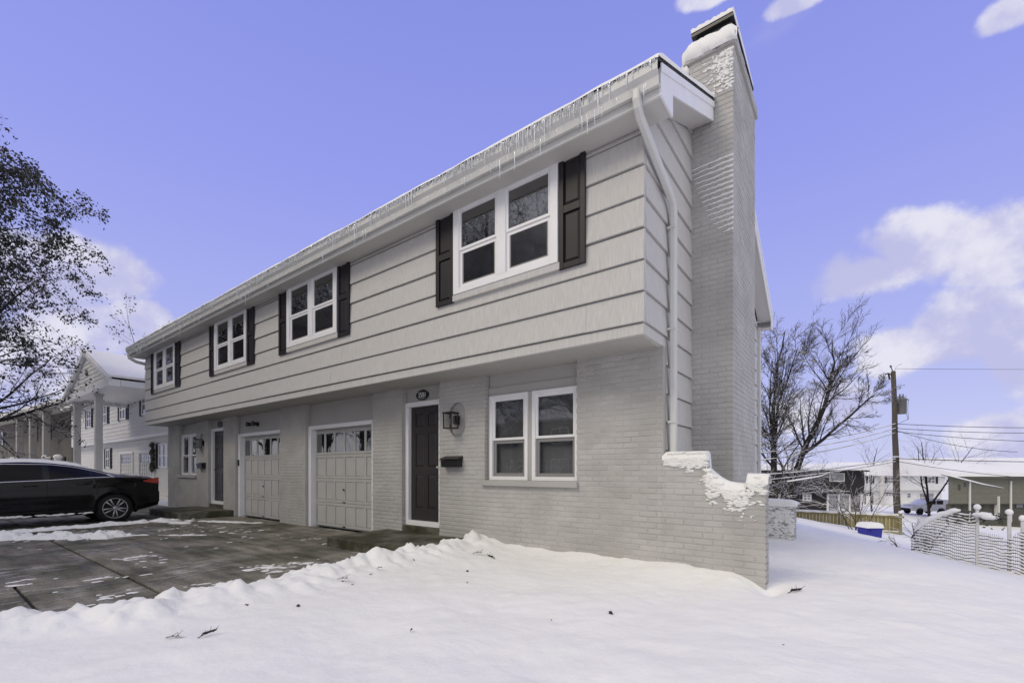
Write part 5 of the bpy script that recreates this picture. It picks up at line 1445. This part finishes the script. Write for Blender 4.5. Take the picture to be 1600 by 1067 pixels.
def wire_fence():
    A = Q(1424, 9.9, 0); A2 = Q(1470, 9.5, 0); B = Q(1527, 9.0, 0); Cc = Q(1640, 8.0, 0)
    t = thing('wire_fence', (B.x, B.y, -1), 'snow-clogged wire mesh garden fence with rounded top at the right edge', 'fence')
    rg = random.Random(9)
    def run(pa, pb, tops, name):
        n = 34; L = (pb - pa).length
        wv = MB(); snw = MB(); nlev = 18
        col = []
        for i in range(n + 1):
            u = i / n; p = pa.lerp(pb, u); zt = float(np.interp(u, [a for a, _ in tops], [b for _, b in tops])); zb = gz(p.x, p.y) - .05
            col.append((p, zb, zt))
            wv.tube([(p.x, p.y, zb), (p.x, p.y, zt)], .003, 3)
        for l in range(nlev):
            pts = []; rr = []; sp = []; sr = []
            for i, (p, zb, zt) in enumerate(col):
                z = zb + .06 * l + (.004 * math.sin(i * .7 + l) - .006 * (i % 17 - 8) ** 2 / 64) + .026 * float(fbm(np.array([i * .25]), np.array([l * .3]), 111, 2)[0])
                if z > zt: 
                    if len(sp) > 1: snw.tube(sp, sr, 4); wv.tube([(a, b + .006, c - .020) for a, b, c in sp], .008, 4)
                    sp = []; sr = []; continue
                k = .017 + .012 * float(fbm(np.array([i * .6]), np.array([l * 1.7]), 113, 3)[0])
                sp.append((p.x + rg.gauss(0, .006), p.y - .004, z)); sr.append(max(.004, k))
            if len(sp) > 1: snw.tube(sp, sr, 4); wv.tube([(a, b + .006, c - .020) for a, b, c in sp], .008, 4)
        o = wv.build('wire', M['meshwire'], t); o['kind'] = 'stuff'
        o = snw.build('mesh_snow', M['snowf'], t, True); o['kind'] = 'stuff'
        return col
    c1 = run(A, B, [(0, -.22), (.08, -.06), (.2, .10), (.4, .26), (.6, .36), (.8, .43), (1, .42)], 'a')
    c2 = run(B, Cc, [(0, .05), (.3, .02), (.45, -.05), (.6, .12), (.8, .2), (1, .2)], 'b')
    r = MB(); r.tube([(p.x, p.y, zt) for p, zb, zt in c1], .014, 6); r.build('top_rail', M['meshwire'], t)
    s = MB(); s.tube([(p.x, p.y, zt + .03 + .01 * math.sin(i)) for i, (p, zb, zt) in enumerate(c1[2:27])], [.02 + .035 * min(1, i / 6, (24 - i) / 3) for i in range(25)], 8); s.build('top_snow', M['snowf'], t, True)
    s = MB(); 
    for u, z in ((.06, .37), (.10, .38), (.15, .37), (.19, .34)):
        p = B.lerp(Cc, u); s.blob((p.x, p.y, z), (.12, .1, .05), int(u * 100), .2)
    s.build('clump_snow', M['snowf'], t, True)
    for px, d, zt in ((1527, 9.0, .46), (1577, 8.55, .40), (1598, 8.4, .30)):
        p = Q(px, d, 0); f = MB(); f.tube([(p.x, p.y, gz(p.x, p.y) - .3), (p.x, p.y, zt)], .028, 8)
        f.build('post', M['graycol'], t)
        MB().blob((p.x, p.y, zt + .06), (.055, .055, .06), px, .12).build('post_snow', M['snowf'], t, True)
    l = MB(); rg2 = random.Random(4)
    for k in range(150):
        u = rg2.random() ; p = A.lerp(B, .55 + .5 * u) if k % 2 else B.lerp(Cc, u * .4); z = .40 - abs(rg2.gauss(0, .10))
        a = Vector((rg2.gauss(0, 1), rg2.gauss(0, 1), rg2.gauss(0, 1))).normalized() * .06; b2 = a.orthogonal().normalized() * .02
        l.add([tuple(Vector((p.x, p.y, z)) + q) for q in (a * 0, a * .5 + b2, a, a * .5 - b2)], [(0,1,2,3)])
    o = l.build('vine_leaves', M['leaf'], t); o['kind'] = 'stuff'
wire_fence()
p = Q(1430, 10.4, 0); shrub((p.x, p.y, gz(p.x, p.y) - .2), 35, .95, 8, 'small snow-laden shrub at the left end of the wire garden fence')
p = Q(1350, 34, 0); shrub((p.x, p.y, gz(p.x, p.y) - .1), 37, 2.0, 7, 'snowy shrub against the corner of the dark house')
p = Q(1450, 62, 0); shrub((p.x, p.y, gz(p.x, p.y) - .1), 38, 2.3, 9, 'snowy shrub under the window of the far white house')

# ------------------------------------------------------------------ utility pole and lines
def utility_pole():
    b = Q(1403, 27, -2.7); tp = Q(1396, 27, 7.05)
    t = thing('utility_pole', b, 'weathered wooden utility pole with a grey transformer can', 'utility pole')
    n = 8; MB().tube([b.lerp(tp, i / n) + Vector((.012 * math.sin(i * 2.2), 0, 0)) for i in range(n + 1)], [.185 - .07 * i / n for i in range(n + 1)], 10).build('pole', M['pole'], t, True)
    side = Vector((math.cos(YAW), math.sin(YAW), 0))
    c = b.lerp(tp, .79) + side * .42
    MB().lathe([(.22, -.46), (.235, -.42), (.25, .36), (.27, .37), (.27, .41), (.2, .46)], c, 'z', 18).build('transformer', M['transf'], t, True)
    k = MB()
    for dx in (-.10, .09): k.tube([c + side * dx + Vector((0, 0, .45)), c + side * dx + Vector((0, 0, .72))], [.045, .02], 6)
    k.tube([c + side * .25 + Vector((0, 0, .38)), c + side * .42 + Vector((0, 0, .38))], .025, 6)
    k.tube([c - side * .1 + Vector((0, 0, .2)), c - side * .42 + Vector((0, 0, .2))], .05, 5); k.tube([c - side * .1 + Vector((0, 0, -.25)), c - side * .42 + Vector((0, 0, -.25))], .05, 5)
    k.build('bushing', M['black'], t)
    k = MB(); k.tube([tp + Vector((0, 0, -.25)), tp - side * .32 + Vector((0, 0, -.12)), tp - side * .48 + Vector((0, 0, -.18))], .04, 5); k.tube([tp - side * .30 + Vector((0, 0, -.1)), tp - side * .22 + Vector((0, 0, -.5))], .05, 6)
    k.tube([tp + Vector((0, 0, -.1)), tp - side * .16 + Vector((0, 0, .28))], .025, 5); k.tube([tp - side * .16 + Vector((0, 0, .24)), tp - side * .16 + Vector((0, 0, .34))], .05, 6)
    k.tube([tp, tp + side * .25 + Vector((0, 0, .35)), tp + side * .5 + Vector((0, 0, .42))], .008, 4)
    k.build('insulator', M['black'], t)
    k = MB(); k.tube([c + side * .42 + Vector((0, 0, .38)), c + side * .36 + Vector((0, 0, -.2)), c + side * .42 + Vector((0, 0, -.75)), b.lerp(tp, .68) + side * .1], .012, 4); k.tube([c + side * .30 + Vector((0, 0, .4)), c + side * .28 + Vector((0, 0, -.4)), c + side * .38 + Vector((0, 0, -.8))], .012, 4); k.build('drop_lead', M['wire'], t)
    MB().blob(tuple(b.lerp(tp, .485)) , (.20, .20, .05), 4, .1).build('snow_band', M['snowf'], t, True)
utility_pole()
def zy(y, d): return 1.24 + (734.4 - y) * d / 717.5
def line(pa, pb, sag, r, label, snow=False, grp='power lines at the utility pole'):
    n = 24; pts = []
    for i in range(n + 1):
        u = i / n; p = pa.lerp(pb, u); pts.append(p - Vector((0, 0, sag * 4 * u * (1 - u))))
    t = thing('power_line', pa, label, 'power line', grp)
    MB().tube(pts, r, 5).build('cable', M['wire'], t)
    if snow: 
        rg = random.Random(int(pa.z * 100)); MB().tube([p + Vector((0, 0, r * 1.5)) for p in pts], [r * 1.8 * rg.uniform(.5, 1.15) for _ in pts], 5).build('snow', M['snowf'], t, True)
PL = lambda y: Q(1399, 26.8, zy(y, 26.8))
for y0, px, y1, d1, sg, r, sn_, lab in [
    (662, 1720, 667, 27, .12, .017, False, 'topmost of the thick black lines running right from the pole below the transformer'),
    (669, 1720, 675, 27, .15, .016, False, 'second black line running right from the pole below the transformer'),
    (674, 1720, 690, 27, .2, .016, False, 'third black line running right from the pole, sagging lowest of three'),
    (672, 1590, 706, 26, .25, .014, False, 'black line dropping right from the pole to end before the olive house'),
    (716, 1720, 722, 28, .06, .022, False, 'low thick black line running right from the pole above the roofs'),
    (720, 1700, 752, 27, .2, .015, False, 'lowest black line running right from the pole across the olive house'),
    (576, 1720, 577, 30, .02, .010, False, 'thin high line running right from the top of the pole'),
    (662, 1120, 705, 19, .25, .013, True, 'uppermost snow-laden line running left from the pole behind the bare tree'),
    (669, 1120, 712, 18, .28, .013, True, 'second snow-laden line running left from the pole behind the bare tree'),
    (676, 1120, 724, 18, .30, .013, True, 'third snow-laden line running left from the pole behind the bare tree'),
    (717, 1120, 746, 17, .15, .016, True, 'lowest thick snow-laden line running left from the pole towards the house'),
    (721, 1120, 757, 17, .12, .013, True, 'snow-laden line just under the thick one left of the pole')]:
    line(PL(y0), Q(px, d1, zy(y1, d1)), sg, r, lab, sn_)
# broken snowy branches caught in the lines
def snag(pts, r, label):
    t = thing('snowy_branch', pts[0], label, 'branch', 'snowy branches caught on the lines')
    MB().tube(pts, [r, r * .9, r * .7, r * .3], 5).build('twig', M['twig'], t); MB().tube([Vector(p) + Vector((0, 0, r * 1.3)) for p in pts], [r * 1.5, r * 1.7, r * 1.3, r * .4], 6).build('snow', M['snowf'], t, True)
snag([Q(1471, 19, zy(741, 19)), Q(1500, 19, zy(748, 19)), Q(1535, 19, zy(757, 19)), Q(1568, 19, zy(763, 19))], .022, 'long white snow-crusted branch sloping down across the olive house')
snag([Q(1230, 16, zy(753, 16)), Q(1262, 16, zy(748, 16)), Q(1280, 16, zy(745, 16)), Q(1297, 16, zy(739, 16))], .018, 'white snow-crusted branch sloping up in front of the dark house')

# ------------------------------------------------------------------ dead leaves and twigs on the snow
def leaf_mesh(seed):
    rg = random.Random(seed); mb = MB(); n = 9; P = []
    L = .055; 
    for i in range(n):
        u = i / (n - 1); w = .018 * math.sin(math.pi * min(1, u * 1.05)) * (1 + .35 * math.sin(i * 2.4)) + .0015
        z = .012 * math.sin(u * 3 + seed) + .004
        P.append([(u * L, -w, z + .010 * rg.random()), (u * L, 0, z), (u * L, w, z + .012 * rg.random())])
    mb.grid(P); return mb.mesh('dead_leaf', M['deadleaf'])
LM = [leaf_mesh(i) for i in range(4)]; rg = random.Random(14)
for k in range(13):
    x, y = rg.uniform(-4.7, -.3), rg.uniform(1.4, 5.1)
    if k < 8: x, y = -4.45 + abs(rg.gauss(0, .5)), rg.uniform(1.0, 4.9)
    o = bpy.data.objects.new('dead_leaf', LM[k % 4]); COL.objects.link(o); o.location = (x, y, gz(x, y) + .004); o.rotation_euler = (rg.gauss(0, .4), rg.gauss(0, .4), rg.uniform(0, 6.28)); s = rg.uniform(.45, 1.15); o.scale = (s, s, s)
    tag(o, 'small dark dead leaf lying on the white snow in front of the house', 'leaf', 'dead leaves on the snow')
def twig(x, y, rz, s, label):
    t = MB(Matrix.Translation((x, y, gz(x, y) + .008)) @ Matrix.Rotation(rz, 4, 'Z') @ Matrix.Scale(s, 4)); rg = random.Random(int(x * 100))
    t.tube([(0,0,0), (.05,.005,.012), (.11,0,.018)], [.003, .0025, .001], 4)
    for k in range(5): u = .02 + .018 * k; t.tube([(u, 0, .01), (u + .025, .03 * (1 if k % 2 else -1), .02 + .008 * k)], [.002, .001], 3)
    for k in range(6):
        u = .02 + .015 * k; t.add([(u,0,.01),(u+.014,.012,.02),(u+.03,.004,.028),(u+.016,-.006,.018)], [(0,1,2,3)])
    tag(t.build('twig', M['deadleaf']), label, 'twig', 'broken twigs on the snow')
twig(-3.86, 1.12, .5, 1.1, 'curled brown twig cluster on the snow near the driveway corner')
twig(-3.66, 1.25, 1.7, 1.1, 'upright split twig on the snow right of the curled cluster')
twig(-4.3, 2.75, .3, 1.3, 'dry twig tuft on the snow bank beside the driveway')
twig(-.52, 5.2, .9, 1.4, 'branched twig on the snow right of the wing wall')
twig(-4.1, 4.65, .2, 1.4, 'flat dark twig half sunk in the snow below the front window')
twig(-3.75, 4.7, 2.9, 1.3, 'second dark twig in the snow below the front window, nearer its middle')
